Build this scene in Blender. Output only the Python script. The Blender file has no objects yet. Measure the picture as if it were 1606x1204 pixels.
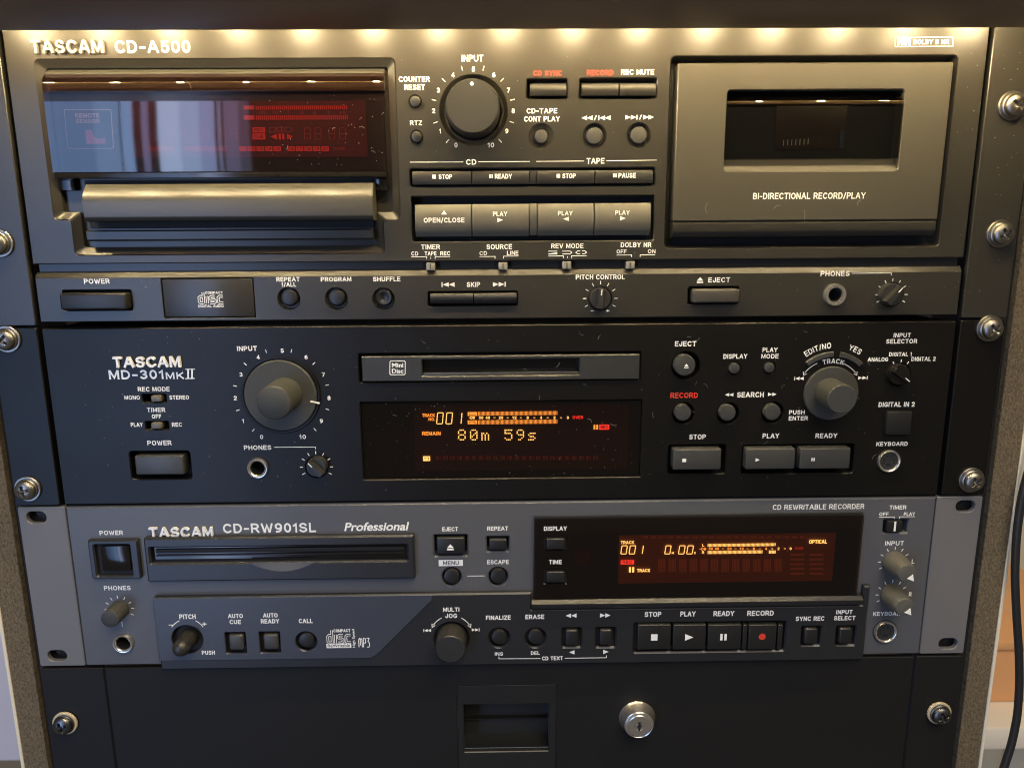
import bpy, bmesh, math, random
from mathutils import Matrix, Vector
random.seed(7)
S = bpy.context.scene
COL = S.collection
R = math.radians

# ------------------------------------------------------------------ camera
# millimetre frame of the rack front: X right, Z up (0 = top of the rack opening), depth d towards the viewer
CX, CD, CZ, PITCH, YAW, ROLL, FPX = -0.77663, 363.23992, -86.45108, 0.20695, 0.01385, 0.00643, 1206.0
cam_d = bpy.data.cameras.new('camera')
cam = bpy.data.objects.new('camera', cam_d)
COL.objects.link(cam)
S.camera = cam
_ry = Matrix.Rotation(-YAW, 3, 'Z')
_fwd = _ry @ Vector((0, math.cos(PITCH), -math.sin(PITCH)))
_up0 = _ry @ Vector((0, math.sin(PITCH), math.cos(PITCH)))
_rt0 = _ry @ Vector((1, 0, 0))
_c, _s = math.cos(ROLL), math.sin(ROLL)
_rt = _c * _rt0 - _s * _up0
_up = _s * _rt0 + _c * _up0
_m = Matrix((_rt, _up, -_fwd)).transposed().to_4x4()
_m.translation = Vector((CX, -CD, CZ)) * .001
cam.matrix_world = _m
cam_d.sensor_fit = 'HORIZONTAL'
cam_d.sensor_width = 36
cam_d.lens = 36 * FPX / 1606
cam_d.clip_start = .01
cam_d.clip_end = 50
cam_d.dof.use_dof = True
cam_d.dof.focus_distance = .372
cam_d.dof.aperture_fstop = 16

def P(px, py, d=0.0):
    """photo pixel -> (x, z) in mm on the front plane, or on a plane d mm in front of it"""
    v = _rt * ((px - 803) / FPX) + _up * ((602 - py) / FPX) + _fwd
    t = (CD - d) / v.y
    return CX + v.x * t, CZ + v.z * t

def RC(x0, y0, x1, y1, d=0.0):
    xm, ym = (x0 + x1) / 2, (y0 + y1) / 2
    return P(x0, ym, d)[0], P(xm, y1, d)[1], P(x1, ym, d)[0], P(xm, y0, d)[1]     # x0, z0, x1, z1

def PXMM(px, py):
    return P(px + 1, py)[0] - P(px, py)[0]

# ------------------------------------------------------------------ world, lamps
S.render.engine = 'CYCLES'
S.view_settings.view_transform = 'Standard'
S.view_settings.look = 'None'
S.view_settings.exposure = 0
S.view_settings.gamma = 1
S.cycles.use_denoising = True
S.cycles.filter_width = 1.05
S.cycles.max_bounces = 8
S.cycles.transparent_max_bounces = 12
S.cycles.sample_clamp_indirect = 4
W = bpy.data.worlds.new('World')
S.world = W
W.use_nodes = True
W.node_tree.nodes['Background'].inputs[0].default_value = (1, .86, .68, 1)
W.node_tree.nodes['Background'].inputs[1].default_value = .10

def area(name, loc, target, sx, sy, col, rad):
    """rectangular lamp given by the radiance of its face"""
    l = bpy.data.lights.new(name, 'AREA')
    l.shape = 'RECTANGLE'
    l.size, l.size_y = sx, sy
    l.color = col
    l.energy = rad * math.pi * sx * sy
    o = bpy.data.objects.new(name, l)
    COL.objects.link(o)
    o.location = loc
    o.rotation_euler = (Vector(target) - Vector(loc)).to_track_quat('-Z', 'Y').to_euler()
    return o
# the panes of the daylit window on the left of the room, behind the viewer
def pane(name, x0, x1, col, rad, z0=-1.05, z1=.55):
    xm, zm = (x0 + x1) / 2, (z0 + z1) / 2
    area(name, (xm, -1.5, zm), (xm, 0, zm), x1 - x0, z1 - z0, col, rad)
for x0, x1, col, rad in ((-1.45, -1.22, (.24, .44, .9), 2.2), (-1.22, -1.04, (.27, .49, 1), 3.0), (-1.04, -.93, (.29, .52, 1), 4.2), (-.93, -.872, (.34, .56, 1), 5.2),
                         (-.868, -.842, (.34, .55, 1), 6.4), (-.822, -.806, (.5, .52, 1), 3.2), (-.785, -.735, (.50, .66, 1), 8.4), (-.735, -.69, (.46, .62, 1), 7.0),
                         (-.69, -.655, (.44, .56, 1), 5.6), (-.648, -.640, (.5, .6, 1), 3.4), (-.634, -.60, (.45, .45, .8), 2.6), (-.60, -.575, (.4, .42, .7), 1.4)):
    pane('window_light', x0, x1, col, rad)
# the warm ceiling lamp of the room, above and behind the viewer
area('ceiling_lamp', (.35, -1.15, 1.15), (0, 0, -.2), 1.1, 1.1, (1, .88, .71), 7.8)

# ------------------------------------------------------------------ materials
def mat(name, col, rough=.5, metal=0., spec=.5, bump=0., bscale=900., var=0., vscale=40., coat=0.):
    m = bpy.data.materials.new(name)
    m.use_nodes = True
    nt = m.node_tree
    b = nt.nodes['Principled BSDF']
    b.inputs['Base Color'].default_value = (*col, 1)
    b.inputs['Roughness'].default_value = rough
    b.inputs['Metallic'].default_value = metal
    b.inputs['Specular IOR Level'].default_value = spec
    if coat:
        b.inputs['Coat Weight'].default_value = coat
        b.inputs['Coat Roughness'].default_value = .08
    if bump or var:
        tc = nt.nodes.new('ShaderNodeNewGeometry')
    if bump:
        n = nt.nodes.new('ShaderNodeTexNoise')
        n.inputs['Scale'].default_value = bscale
        n.inputs['Detail'].default_value = 3
        nt.links.new(tc.outputs['Position'], n.inputs['Vector'])
        bm_ = nt.nodes.new('ShaderNodeBump')
        bm_.inputs['Strength'].default_value = bump
        bm_.inputs['Distance'].default_value = .00004
        nt.links.new(n.outputs['Fac'], bm_.inputs['Height'])
        nt.links.new(bm_.outputs['Normal'], b.inputs['Normal'])
    if var:
        n = nt.nodes.new('ShaderNodeTexNoise')
        n.inputs['Scale'].default_value = vscale
        n.inputs['Detail'].default_value = 6
        n.inputs['Roughness'].default_value = .65
        nt.links.new(tc.outputs['Position'], n.inputs['Vector'])
        mp = nt.nodes.new('ShaderNodeMapRange')
        mp.inputs['To Min'].default_value = max(.02, rough - var)
        mp.inputs['To Max'].default_value = min(1, rough + var)
        nt.links.new(n.outputs['Fac'], mp.inputs['Value'])
        nt.links.new(mp.outputs['Result'], b.inputs['Roughness'])
        mx = nt.nodes.new('ShaderNodeMix')
        mx.data_type = 'RGBA'
        mx.inputs[6].default_value = (*[c * (1 - var) for c in col], 1)
        mx.inputs[7].default_value = (*[min(1, c * (1 + var)) for c in col], 1)
        nt.links.new(n.outputs['Fac'], mx.inputs[0])
        nt.links.new(mx.outputs[2], b.inputs['Base Color'])
    return m

def emit(name, col, k, base=(.02, .02, .02)):
    m = bpy.data.materials.new(name)
    m.use_nodes = True
    nt = m.node_tree
    b = nt.nodes['Principled BSDF']
    b.inputs['Base Color'].default_value = (*base, 1)
    b.inputs['Emission Color'].default_value = (*col, 1)
    b.inputs['Emission Strength'].default_value = k
    return m

def glass(name, tint, rough=.03, ior=1.72):
    m = bpy.data.materials.new(name)
    m.use_nodes = True
    nt = m.node_tree
    nt.nodes.remove(nt.nodes['Principled BSDF'])
    out = nt.nodes['Material Output']
    tr = nt.nodes.new('ShaderNodeBsdfTransparent')
    tr.inputs[0].default_value = (*tint, 1)
    gl = nt.nodes.new('ShaderNodeBsdfGlossy')
    gl.inputs['Roughness'].default_value = rough
    fr = nt.nodes.new('ShaderNodeFresnel')
    fr.inputs[0].default_value = ior
    geo = nt.nodes.new('ShaderNodeNewGeometry')
    mu = nt.nodes.new('ShaderNodeMath')
    mu.operation = 'MULTIPLY'
    inv = nt.nodes.new('ShaderNodeMath')
    inv.operation = 'SUBTRACT'
    inv.inputs[0].default_value = 1
    nt.links.new(geo.outputs['Backfacing'], inv.inputs[1])
    nt.links.new(fr.outputs[0], mu.inputs[0])
    nt.links.new(inv.outputs[0], mu.inputs[1])
    mx = nt.nodes.new('ShaderNodeMixShader')
    nt.links.new(mu.outputs[0], mx.inputs[0])
    nt.links.new(tr.outputs[0], mx.inputs[1])
    nt.links.new(gl.outputs[0], mx.inputs[2])
    nt.links.new(mx.outputs[0], out.inputs[0])
    return m

M = dict(
    deck=mat('grey_brown_paint', (.029, .0272, .0230), .288, bump=.12, bscale=420, var=.01, vscale=25),
    door=mat('grey_door_paint', (.056, .052, .042), .31, bump=.12, bscale=420, var=.03, vscale=25),
    btn=mat('dark_button_plastic', (.022, .021, .019), .38, bump=.1, bscale=600, var=.08),
    btn_sheen=mat('sheen_pale_button_plastic', (.095, .088, .070), .42, bump=.1, bscale=600, var=.06),  # sheen of the big buttons put into a paler base colour
    slot=mat('slot_bezel_plastic', (.030, .031, .031), .38, bump=.1, bscale=600, var=.06),
    btn_black=mat('black_button_plastic', (.014, .014, .014), .38, bump=.1, bscale=600, var=.08),
    btn_grey=mat('charcoal_button_plastic', (.045, .045, .043), .4, bump=.1, bscale=600, var=.08),
    black=mat('satin_black_paint', (.0066, .0060, .0053), .36, spec=.27, bump=.12, bscale=420, var=.07, vscale=18),
    slate=mat('slate_grey_paint', (.089, .0905, .098), .34, spec=.4, bump=.12, bscale=420, var=.05, vscale=20),
    slate_dark=mat('dark_slate_plastic', (.019, .0195, .022), .33, bump=.12, bscale=420, var=.04, vscale=20),
    ear=mat('light_grey_paint', (.145, .141, .142), .5, bump=.12, bscale=420, var=.06, vscale=30),
    drawer=mat('textured_black_paint', (.0110, .0106, .0102), .55, spec=.25, bump=.3, bscale=600, var=.10, vscale=30),
    dark=mat('dark_interior', (.008, .008, .008), .7),
    rail=mat('black_rail_steel', (.012, .012, .012), .6, bump=.2),
    white=mat('white_print', (.86, .85, .81), .6),
    red=mat('red_print', (.62, .04, .02), .6),
    silver=mat('silver_letters', (.80, .78, .74), .4, .1),
    pinkish=mat('pinkish_silver_letters', (.46, .42, .38), .4, .15),
    chrome=mat('nickel_screw', (.30, .28, .25), .36, 1., bump=.1, bscale=700, var=.06, vscale=300),
    steel=mat('chrome_ring', (.70, .67, .62), .27, .9),
    lockm=mat('polished_chrome', (.74, .71, .67), .24, .92),
    nub=mat('light_switch_plastic', (.20, .19, .165), .5),
    tape=emit('self_lit_strip_tape', (1, .60, .18), 6, (.8, .74, .6)),  # tape given its own glow to join the chip reflections into a line
    screw_dark=mat('dark_screw_steel', (.15, .15, .155), .36, 1.),
    knob=mat('grey_knob_rubber', (.040, .041, .038), .6, bump=.2, bscale=700, var=.10, vscale=120),
    knob_light=mat('worn_knob_rubber', (.085, .083, .072), .6, bump=.2, bscale=700, var=.15, vscale=160),
    knob_black=mat('black_knob_plastic', (.024, .0235, .022), .40, bump=.1, var=.10, vscale=120),
    gloss=mat('gloss_black_plastic', (.010, .009, .008), .12, var=.03),
    cable=mat('black_cable_rubber', (.016, .016, .016), .45),
    fibre=mat('dust', (.48, .46, .42), .9),
    lip=mat('brown_lacquer', (.215, .135, .08), .34, bump=.1, bscale=60, var=.06, vscale=30),
    laminate=mat('cream_laminate', (.72, .66, .52), .45),
    wall=mat('pale_wall_paint', (.84, .80, .86), .8, var=.05, vscale=6),
    wood=mat('orange_wood', (.72, .36, .15), .5, var=.2, vscale=14),
    pale=mat('pale_board', (.78, .70, .56), .6, var=.1, vscale=10),
    amber=emit('amber_light', (1, .42, .06), 3.6),
    yellow=emit('yellow_light', (1, .70, .18), 4.6),
    redlit=emit('red_light', (1, .05, .03), 3.0),
    redmid=emit('red_segment_light', (1, .045, .035), .8),
    reddim=emit('dim_red_light', (.8, .07, .06), .5),
    ghost=emit('faint_segment_light', (.6, .07, .03), .24),
    ghost_amber=emit('faint_amber_segment_light', (.8, .13, .03), .30),
    vfd_red=emit('red_display_glow', (.50, .05, .05), .055, (.05, .012, .012)),
    vfd_brown=emit('brown_display_glow', (.40, .06, .012), .010, (.035, .014, .006)),
    vfd_amber=emit('amber_display_glow', (.55, .045, .010), .055, (.13, .05, .01)),
    led=emit('led_light', (1, .80, .43), 2100),
    smoke=glass('smoked_glass', (.62, .52, .50), .03),
    dusky=glass('dusky_glass', (.50, .49, .46), .03),
    clear=glass('clear_dark_glass', (.72, .68, .62), .02),
)
# chipboard: brown flakes and small dark pits
def chipboard():
    m = mat('raw_chipboard', (.30, .20, .10), .85)
    nt = m.node_tree
    b = nt.nodes['Principled BSDF']
    g = nt.nodes.new('ShaderNodeNewGeometry')
    mp = nt.nodes.new('ShaderNodeMapping')
    mp.inputs['Scale'].default_value = (1000, 400, 640)
    nt.links.new(g.outputs['Position'], mp.inputs[0])
    n = nt.nodes.new('ShaderNodeTexNoise')
    n.inputs['Scale'].default_value = 1
    n.inputs['Detail'].default_value = 8
    n.inputs['Roughness'].default_value = .8
    nt.links.new(mp.outputs[0], n.inputs['Vector'])
    cr = nt.nodes.new('ShaderNodeValToRGB')
    e = cr.color_ramp.elements
    e[0].position, e[0].color = .30, (.022, .014, .007, 1)
    e[1].position, e[1].color = .72, (.27, .205, .12, 1)
    x = cr.color_ramp.elements.new(.44)
    x.color = (.098, .074, .042, 1)
    nt.links.new(n.outputs['Fac'], cr.inputs[0])
    nt.links.new(cr.outputs[0], b.inputs['Base Color'])
    bp = nt.nodes.new('ShaderNodeBump')
    bp.inputs['Strength'].default_value = .8
    bp.inputs['Distance'].default_value = .0008
    nt.links.new(n.outputs['Fac'], bp.inputs['Height'])
    nt.links.new(bp.outputs[0], b.inputs['Normal'])
    return m
M['chip'] = chipboard()

# ------------------------------------------------------------------ object helpers
LOC = {}
def tag(o, label, cat, group=None, kind=None):
    if label: o['label'] = label
    if cat: o['category'] = cat
    if group: o['group'] = group
    if kind: o['kind'] = kind
    return o

def thing(name, x, z, label, cat, group=None, d=0.):
    o = bpy.data.objects.new(name, None)
    o.empty_display_size = .01
    COL.objects.link(o)
    o.location = Vector((x, -d, z)) * .001
    LOC[o.name] = o.location.copy()
    return tag(o, label, cat, group)

class MB:
    """collects faces in mm (x, z, d) and links them as one mesh object"""
    def __init__(s):
        s.v, s.f = [], []
    def add(s, vs, fs):
        k = len(s.v)
        s.v += [(x, -d, z) for x, z, d in vs]
        s.f += [[i + k for i in f] for f in fs]
        return s
    def box(s, x0, z0, x1, z1, d0, d1, bev=0., seg=2):
        bm = bmesh.new()
        bmesh.ops.create_cube(bm, size=1)
        for v in bm.verts:
            v.co = Vector(((x0 + x1) / 2 + v.co.x * (x1 - x0), (z0 + z1) / 2 + v.co.y * (z1 - z0), (d0 + d1) / 2 + v.co.z * (d1 - d0)))
        if bev:
            bev = min(bev, .49 * min(abs(x1 - x0), abs(z1 - z0), abs(d1 - d0)))
            bmesh.ops.bevel(bm, geom=bm.edges[:], offset=bev, segments=seg, affect='EDGES', profile=.5)
        bm.verts.index_update()
        s.add([tuple(v.co) for v in bm.verts], [[v.index for v in f.verts] for f in bm.faces])
        bm.free()
        return s
    def lathe(s, cx, cz, prof, n=40, close=True, ox=0., oz=0.):
        """prof: [(r, d)] outside to inside; ends on the axis when close"""
        vs, fs = [], []
        for r, d in prof:
            for i in range(n):
                a = 2 * math.pi * i / n
                vs.append((cx + r * math.cos(a), cz + r * math.sin(a), d))
        for j in range(len(prof) - 1):
            for i in range(n):
                k = (i + 1) % n
                fs.append([j * n + i, j * n + k, (j + 1) * n + k, (j + 1) * n + i])
        if close:
            fs.append([(len(prof) - 1) * n + i for i in range(n)])
        return s.add(vs, fs)
    def prof_x(s, x0, x1, prof):
        """closed profile [(z, d)] swept along x"""
        n = len(prof)
        vs = [(x0, z, d) for z, d in prof] + [(x1, z, d) for z, d in prof]
        fs = [[i, (i + 1) % n, n + (i + 1) % n, n + i] for i in range(n)]
        fs += [list(range(n))[::-1], [n + i for i in range(n)]]
        return s.add(vs, fs)
    def loft(s, a, b, da, db):
        """band between two outlines of the same length"""
        n = len(a)
        return s.add([(x, z, da) for x, z in a] + [(x, z, db) for x, z in b],
                     [[i, (i + 1) % n, n + (i + 1) % n, n + i] for i in range(n)])
    def poly(s, pts, d):
        return s.add([(x, z, d) for x, z in pts], [list(range(len(pts)))])
    def prism(s, pts, d0, d1):
        n = len(pts)
        s.add([(x, z, d0) for x, z in pts] + [(x, z, d1) for x, z in pts],
              [[i, (i + 1) % n, n + (i + 1) % n, n + i] for i in range(n)] + [[n + i for i in range(n)]])
        return s
    def quad(s, x0, z0, x1, z1, d):
        return s.poly([(x0, z0), (x1, z0), (x1, z1), (x0, z1)], d)
    def tube(s, pts, r, n=10):
        """pts (x, z, d)"""
        V = [Vector((x, -d, z)) for x, z, d in pts]
        k = len(s.v)
        for i, p in enumerate(V):
            t = (V[min(i + 1, len(V) - 1)] - V[max(i - 1, 0)]).normalized()
            u = t.cross(Vector((0.3, 1, 0.2))).normalized()
            w = t.cross(u)
            for j in range(n):
                a = 2 * math.pi * j / n
                q = p + (u * math.cos(a) + w * math.sin(a)) * r
                s.v.append(tuple(q))
        for i in range(len(V) - 1):
            for j in range(n):
                l = (j + 1) % n
                s.f.append([k + i * n + j, k + i * n + l, k + (i + 1) * n + l, k + (i + 1) * n + j])
        return s
    def build(s, name, m, parent=None, smooth=32, label=None, fix=True):
        xs = [[v[i] for v in s.v] for i in range(3)]
        c = Vector([(min(a) + max(a)) / 2 for a in xs])
        me = bpy.data.meshes.new(name)
        me.from_pydata([(Vector(v) - c) * .001 for v in s.v], [], s.f)
        if fix:
            bm = bmesh.new()
            bm.from_mesh(me)
            bmesh.ops.recalc_face_normals(bm, faces=bm.faces[:])
            bm.to_mesh(me)
            bm.free()
        me.materials.append(m)
        if smooth:
            me.shade_smooth()
            me.set_sharp_from_angle(angle=R(smooth))
        o = bpy.data.objects.new(name, me)
        COL.objects.link(o)
        w = c * .001
        LOC[o.name] = w
        if parent:
            o.parent = parent
            o.location = w - LOC[parent.name]
        else:
            o.location = w
        if label: o['label'] = label
        return o

def up(o):
    """make every face of a flat print look at the viewer"""
    bm = bmesh.new()
    bm.from_mesh(o.data)
    for f in bm.faces:
        if f.normal.y > .01: f.normal_flip()
    bm.to_mesh(o.data)
    bm.free()
    return o

def circ(cx, cz, r, n=36):
    return [(cx + r * math.cos(2 * math.pi * i / n), cz + r * math.sin(2 * math.pi * i / n)) for i in range(n)]

def rrect(x0, z0, x1, z1, r=.8, n=4):
    r = min(r, abs(x1 - x0) / 2.01, abs(z1 - z0) / 2.01)
    out = []
    for cx, cz, a in ((x1 - r, z1 - r, 0), (x0 + r, z1 - r, 90), (x0 + r, z0 + r, 180), (x1 - r, z0 + r, 270)):
        for i in range(n + 1):
            t = R(a + 90 * i / n)
            out.append((cx + r * math.cos(t), cz + r * math.sin(t)))
    return out

def rounded(pts, r, n=4):
    """round the corners of a polygon"""
    out, k = [], len(pts)
    for i in range(k):
        p, a, b = Vector(pts[i]), Vector(pts[i - 1]), Vector(pts[(i + 1) % k])
        q = min(r, (a - p).length * .45, (b - p).length * .45)
        s_, e = p + (a - p).normalized() * q, p + (b - p).normalized() * q
        for j in range(n + 1):
            t = j / n
            w = s_.lerp(p, t).lerp(p.lerp(e, t), t)
            out.append((w.x, w.y))
    return out

def curve_mesh(outlines, df, db, bev):
    cu = bpy.data.curves.new('tmp', 'CURVE')
    cu.dimensions = '2D'
    cu.fill_mode = 'BOTH'
    cu.extrude = max(0, (df - db) / 2 - bev)
    cu.bevel_depth = bev
    cu.bevel_resolution = 0
    cu.offset = -bev
    for o in outlines:
        sp = cu.splines.new('POLY')
        sp.points.add(len(o) - 1)
        for p, (x, z) in zip(sp.points, o):
            p.co = (x, z, 0, 1)
        sp.use_cyclic_u = True
    ob = bpy.data.objects.new('tmp', cu)
    me = bpy.data.meshes.new_from_object(ob)
    mid = (df + db) / 2
    out = ([(v.co.x, v.co.y, v.co.z + mid) for v in me.vertices], [list(p.vertices) for p in me.polygons])
    bpy.data.objects.remove(ob)
    bpy.data.curves.remove(cu)
    bpy.data.meshes.remove(me)
    return out

def plate(name, outer, holes, df, db, bev, m, parent, label=None):
    v, f = curve_mesh([outer] + holes, df, db, bev)
    mb = MB().add(v, f)
    o = mb.build(name, m, parent, smooth=None, label=label, fix=False)
    bm = bmesh.new()
    bm.from_mesh(o.data)
    bmesh.ops.remove_doubles(bm, verts=bm.verts[:], dist=1e-6)
    bmesh.ops.recalc_face_normals(bm, faces=bm.faces[:])
    bm.to_mesh(o.data)
    bm.free()
    o.data.shade_smooth()
    o.data.set_sharp_from_angle(angle=R(20))
    return o

# ------------------------------------------------------------------ lettering
def E_(cx, cy, rx, ry, a0, a1, n=9):
    return [(cx + rx * math.cos(R(a0 + (a1 - a0) * i / n)), cy + ry * math.sin(R(a0 + (a1 - a0) * i / n))) for i in range(n + 1)]
O_ = lambda cx, cy, rx, ry, n=22: E_(cx, cy, rx, ry, 90, 450, n)
_P = [(0, 0), (0, 1), (.34, 1)] + E_(.34, .73, .27, .27, 90, -90, 8) + [(0, .46)]
G = {
    'A': (.76, [[(0, 0), (.345, 1), (.415, 1), (.76, 0)], [(.15, .33), (.61, .33)]]),
    'B': (.62, [[(0, 0), (0, 1), (.34, 1)] + E_(.34, .765, .235, .235, 90, -90, 7) + [(0, .53)],
                [(.34, .53)] + E_(.36, .265, .26, .265, 90, -90, 7) + [(0, 0)]]),
    'C': (.68, [E_(.37, .5, .37, .5, 45, 315, 16)]),
    'D': (.66, [[(0, 0), (0, 1), (.28, 1)] + E_(.28, .5, .38, .5, 90, -90, 12) + [(0, 0)]]),
    'E': (.55, [[(.55, 1), (0, 1), (0, 0), (.55, 0)], [(0, .52), (.5, .52)]]),
    'F': (.52, [[(.52, 1), (0, 1), (0, 0)], [(0, .5), (.46, .5)]]),
    'G': (.72, [E_(.37, .5, .37, .5, 45, 318, 16) + [(.71, .22), (.71, .46), (.42, .46)]]),
    'H': (.64, [[(0, 0), (0, 1)], [(.64, 0), (.64, 1)], [(0, .52), (.64, .52)]]),
    'I': (.02, [[(.01, 0), (.01, 1)]]),
    'J': (.44, [[(.44, 1), (.44, .24)] + E_(.22, .24, .22, .24, 0, -180, 8) + [(0, .34)]]),
    'K': (.64, [[(0, 0), (0, 1)], [(.62, 1), (.03, .40)], [(.21, .58), (.64, 0)]]),
    'L': (.50, [[(0, 1), (0, 0), (.50, 0)]]),
    'M': (.80, [[(0, 0), (0, 1), (.06, 1), (.40, .08), (.74, 1), (.80, 1), (.80, 0)]]),
    'N': (.66, [[(0, 0), (0, 1), (.05, 1), (.61, 0), (.66, 0), (.66, 1)]]),
    'O': (.76, [O_(.38, .5, .38, .5)]),
    'P': (.61, [_P]),
    'Q': (.76, [O_(.38, .5, .38, .5), [(.46, .24), (.74, -.03)]]),
    'R': (.64, [_P, [(.36, .46), (.64, 0)]]),
    'S': (.62, [E_(.31, .75, .28, .25, 20, 270, 10) + E_(.31, .25, .31, .25, 90, -160, 10)[1:]]),
    'T': (.62, [[(0, 1), (.62, 1)], [(.31, 1), (.31, 0)]]),
    'U': (.64, [[(0, 1), (0, .3)] + E_(.32, .3, .32, .3, 180, 360, 10) + [(.64, 1)]]),
    'V': (.70, [[(0, 1), (.32, 0), (.38, 0), (.70, 1)]]),
    'W': (1.0, [[(0, 1), (.24, 0), (.29, 0), (.50, .92), (.71, 0), (.76, 0), (1.0, 1)]]),
    'X': (.68, [[(0, 0), (.68, 1)], [(0, 1), (.68, 0)]]),
    'Y': (.70, [[(0, 1), (.35, .46), (.70, 1)], [(.35, .46), (.35, 0)]]),
    'Z': (.60, [[(0, 1), (.60, 1), (.60, .96), (0, .04), (0, 0), (.60, 0)]]),
    '0': (.54, [O_(.27, .5, .27, .5)]),
    '1': (.24, [[(0, .76), (.22, .98), (.22, 0)]]),
    '2': (.54, [E_(.27, .72, .27, .28, 165, -25, 9) + [(.02, .03), (0, 0), (.54, 0)]]),
    '3': (.54, [E_(.26, .75, .24, .25, 150, -90, 9) + E_(.27, .25, .27, .25, 90, -150, 9)[1:]]),
    '4': (.58, [[(.44, 0), (.44, 1), (.40, 1), (0, .30), (0, .26), (.58, .26)]]),
    '5': (.54, [[(.50, 1), (.08, 1), (.04, .54)] + E_(.27, .32, .27, .32, 125, -150, 10)]),
    '6': (.54, [[(.44, .98)] + E_(.30, .45, .30, .53, 95, 170, 5) + E_(.27, .31, .27, .31, 180, 540, 14)]),
    '7': (.52, [[(0, 1), (.52, 1), (.52, .94), (.16, 0)]]),
    '8': (.54, [O_(.27, .755, .24, .245, 16), O_(.27, .26, .27, .26, 16)]),
    '9': (.54, [[(.54 - x, 1 - y) for x, y in [(.44, .98)] + E_(.30, .45, .30, .53, 95, 170, 5) + E_(.27, .31, .27, .31, 180, 540, 14)]]),
    '-': (.34, [[(0, .42), (.34, .42)]]), '+': (.5, [[(0, .45), (.5, .45)], [(.25, .2), (.25, .7)]]),
    '/': (.34, [[(0, -.08), (.34, 1.05)]]), '.': (.02, [[(0, .0), (.02, .0)]]), '*': (.1, [[(0, .5), (.1, .5)]]), ' ': (.16, []),
}

def ribbon(pts, hw, closed=False):
    """left and right offset points of a polyline"""
    V = [Vector(p) for p in pts]
    V = [v for i, v in enumerate(V) if i == 0 or (v - V[i - 1]).length > 1e-5]
    if closed and (V[0] - V[-1]).length < 1e-4:
        V.pop()
    n, L, Rr = len(V), [], []
    for i, p in enumerate(V):
        a = V[i - 1] if (i > 0 or closed) else None
        b = V[(i + 1) % n] if (i < n - 1 or closed) else None
        t1 = (p - a).normalized() if a is not None else (b - p).normalized()
        t2 = (b - p).normalized() if b is not None else t1
        n1, n2 = Vector((-t1.y, t1.x)), Vector((-t2.y, t2.x))
        k = n1 + n2
        if k.length < .3:
            k = n1.copy()
            f = 1
        else:
            k.normalize()
            f = min(1.7, 1 / max(.2, k.dot(n1)))
        L.append(p + k * hw * f)
        Rr.append(p - k * hw * f)
    return L, Rr

def strokes(mb, lines, hw, d, h=0., cap=0.):
    """polylines in mm -> flat (or raised by h) ribbons; each stroke a hair above the last so none coincide"""
    for q, (pts, closed) in enumerate(lines):
        if cap and not closed and len(pts) > 1:
            a, b = Vector(pts[0]), Vector(pts[1])
            pts = [tuple(a + (a - b).normalized() * cap)] + list(pts[1:])
            a, b = Vector(pts[-1]), Vector(pts[-2])
            pts = list(pts[:-1]) + [tuple(a + (a - b).normalized() * cap)]
        L, Q = ribbon(pts, hw, closed)
        n = len(L)
        dd = d + h + .03 * (q % 3)
        rng = range(n if closed else n - 1)
        up_ = [dd + .024 * i / n for i in range(n)]                  # climbs along the stroke so that it may cross itself
        mb.add([(p.x, p.y, e) for p, e in zip(L, up_)] + [(p.x, p.y, e) for p, e in zip(Q, up_)],
               [[i, n + i, n + (i + 1) % n, (i + 1) % n] for i in rng])
        if h:
            for side in (L, Q):
                mb.add([(p.x, p.y, dd) for p in side] + [(p.x, p.y, d - .05) for p in side],
                       [[i, n + i, n + (i + 1) % n, (i + 1) % n] for i in rng])
            if not closed:
                for e in (0, n - 1):
                    mb.add([(L[e].x, L[e].y, dd), (Q[e].x, Q[e].y, dd), (Q[e].x, Q[e].y, d - .05), (L[e].x, L[e].y, d - .05)], [[0, 1, 2, 3]])
    return mb

def layout(text, gap):
    x, out = 0., []
    for ch in text:
        w, st = G[ch]
        out.append((x, st))
        x += w + gap
    return out, x - gap

def lines_in(text, x0, z0, x1, z1, sw=.2, gap=None, shear=0.):
    h = z1 - z0
    s = sw * h
    gap = (.20 + sw * .9) if gap is None else gap
    gl, Wd = layout(text, gap)
    sx, sy = (x1 - x0 - s) / max(Wd, .05), h - s
    out = []
    for gx, st in gl:
        for l in st:
            cl = len(l) > 4 and abs(l[0][0] - l[-1][0]) < 1e-6 and abs(l[0][1] - l[-1][1]) < 1e-6
            out.append(([(x0 + s / 2 + (gx + x) * sx + shear * y * sy, z0 + s / 2 + y * sy) for x, y in l], cl))
    return out, s / 2

def T(text, x0, y0, x1, y1, parent, m=None, d=.06, sw=.19, name='lettering', h=0., shear=0.):
    """printed word filling a box given in photo pixels"""
    X0, Z0, X1, Z1 = RC(x0, y0, x1, y1, d)
    ln, hw = lines_in(text, X0, Z0, X1, Z1, sw, shear=shear)
    mb = strokes(MB(), ln, hw, d, h, cap=hw * .98)
    o = mb.build(name, m or M['white'], parent, smooth=None, fix=False)
    return o if h else up(o)

def T_arc(text, cx, cy, r, a0, a1, hpx, parent, m=None, d=.06, sw=.18):
    """printed word along a circle; angles in degrees from straight up, clockwise; r and hpx in photo pixels"""
    X, Z = P(cx, cy)
    k = PXMM(cx, cy)
    gl, Wd = layout(text, .36)
    mb = MB()
    ln = []
    for gx, st in gl:
        for l in st:
            pts = []
            for x, y in l:
                a = R(a0 + (a1 - a0) * (gx + x) / Wd)
                rr = (r + (y - .5) * hpx) * k
                pts.append((X + rr * math.sin(a), Z + rr * math.cos(a)))
            ln.append((pts, len(l) > 4 and l[0] == l[-1]))
    strokes(mb, ln, sw * hpx * k / 2, d, cap=sw * hpx * k / 3)
    return up(mb.build('lettering', m or M['white'], parent, smooth=None, fix=False))

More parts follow.
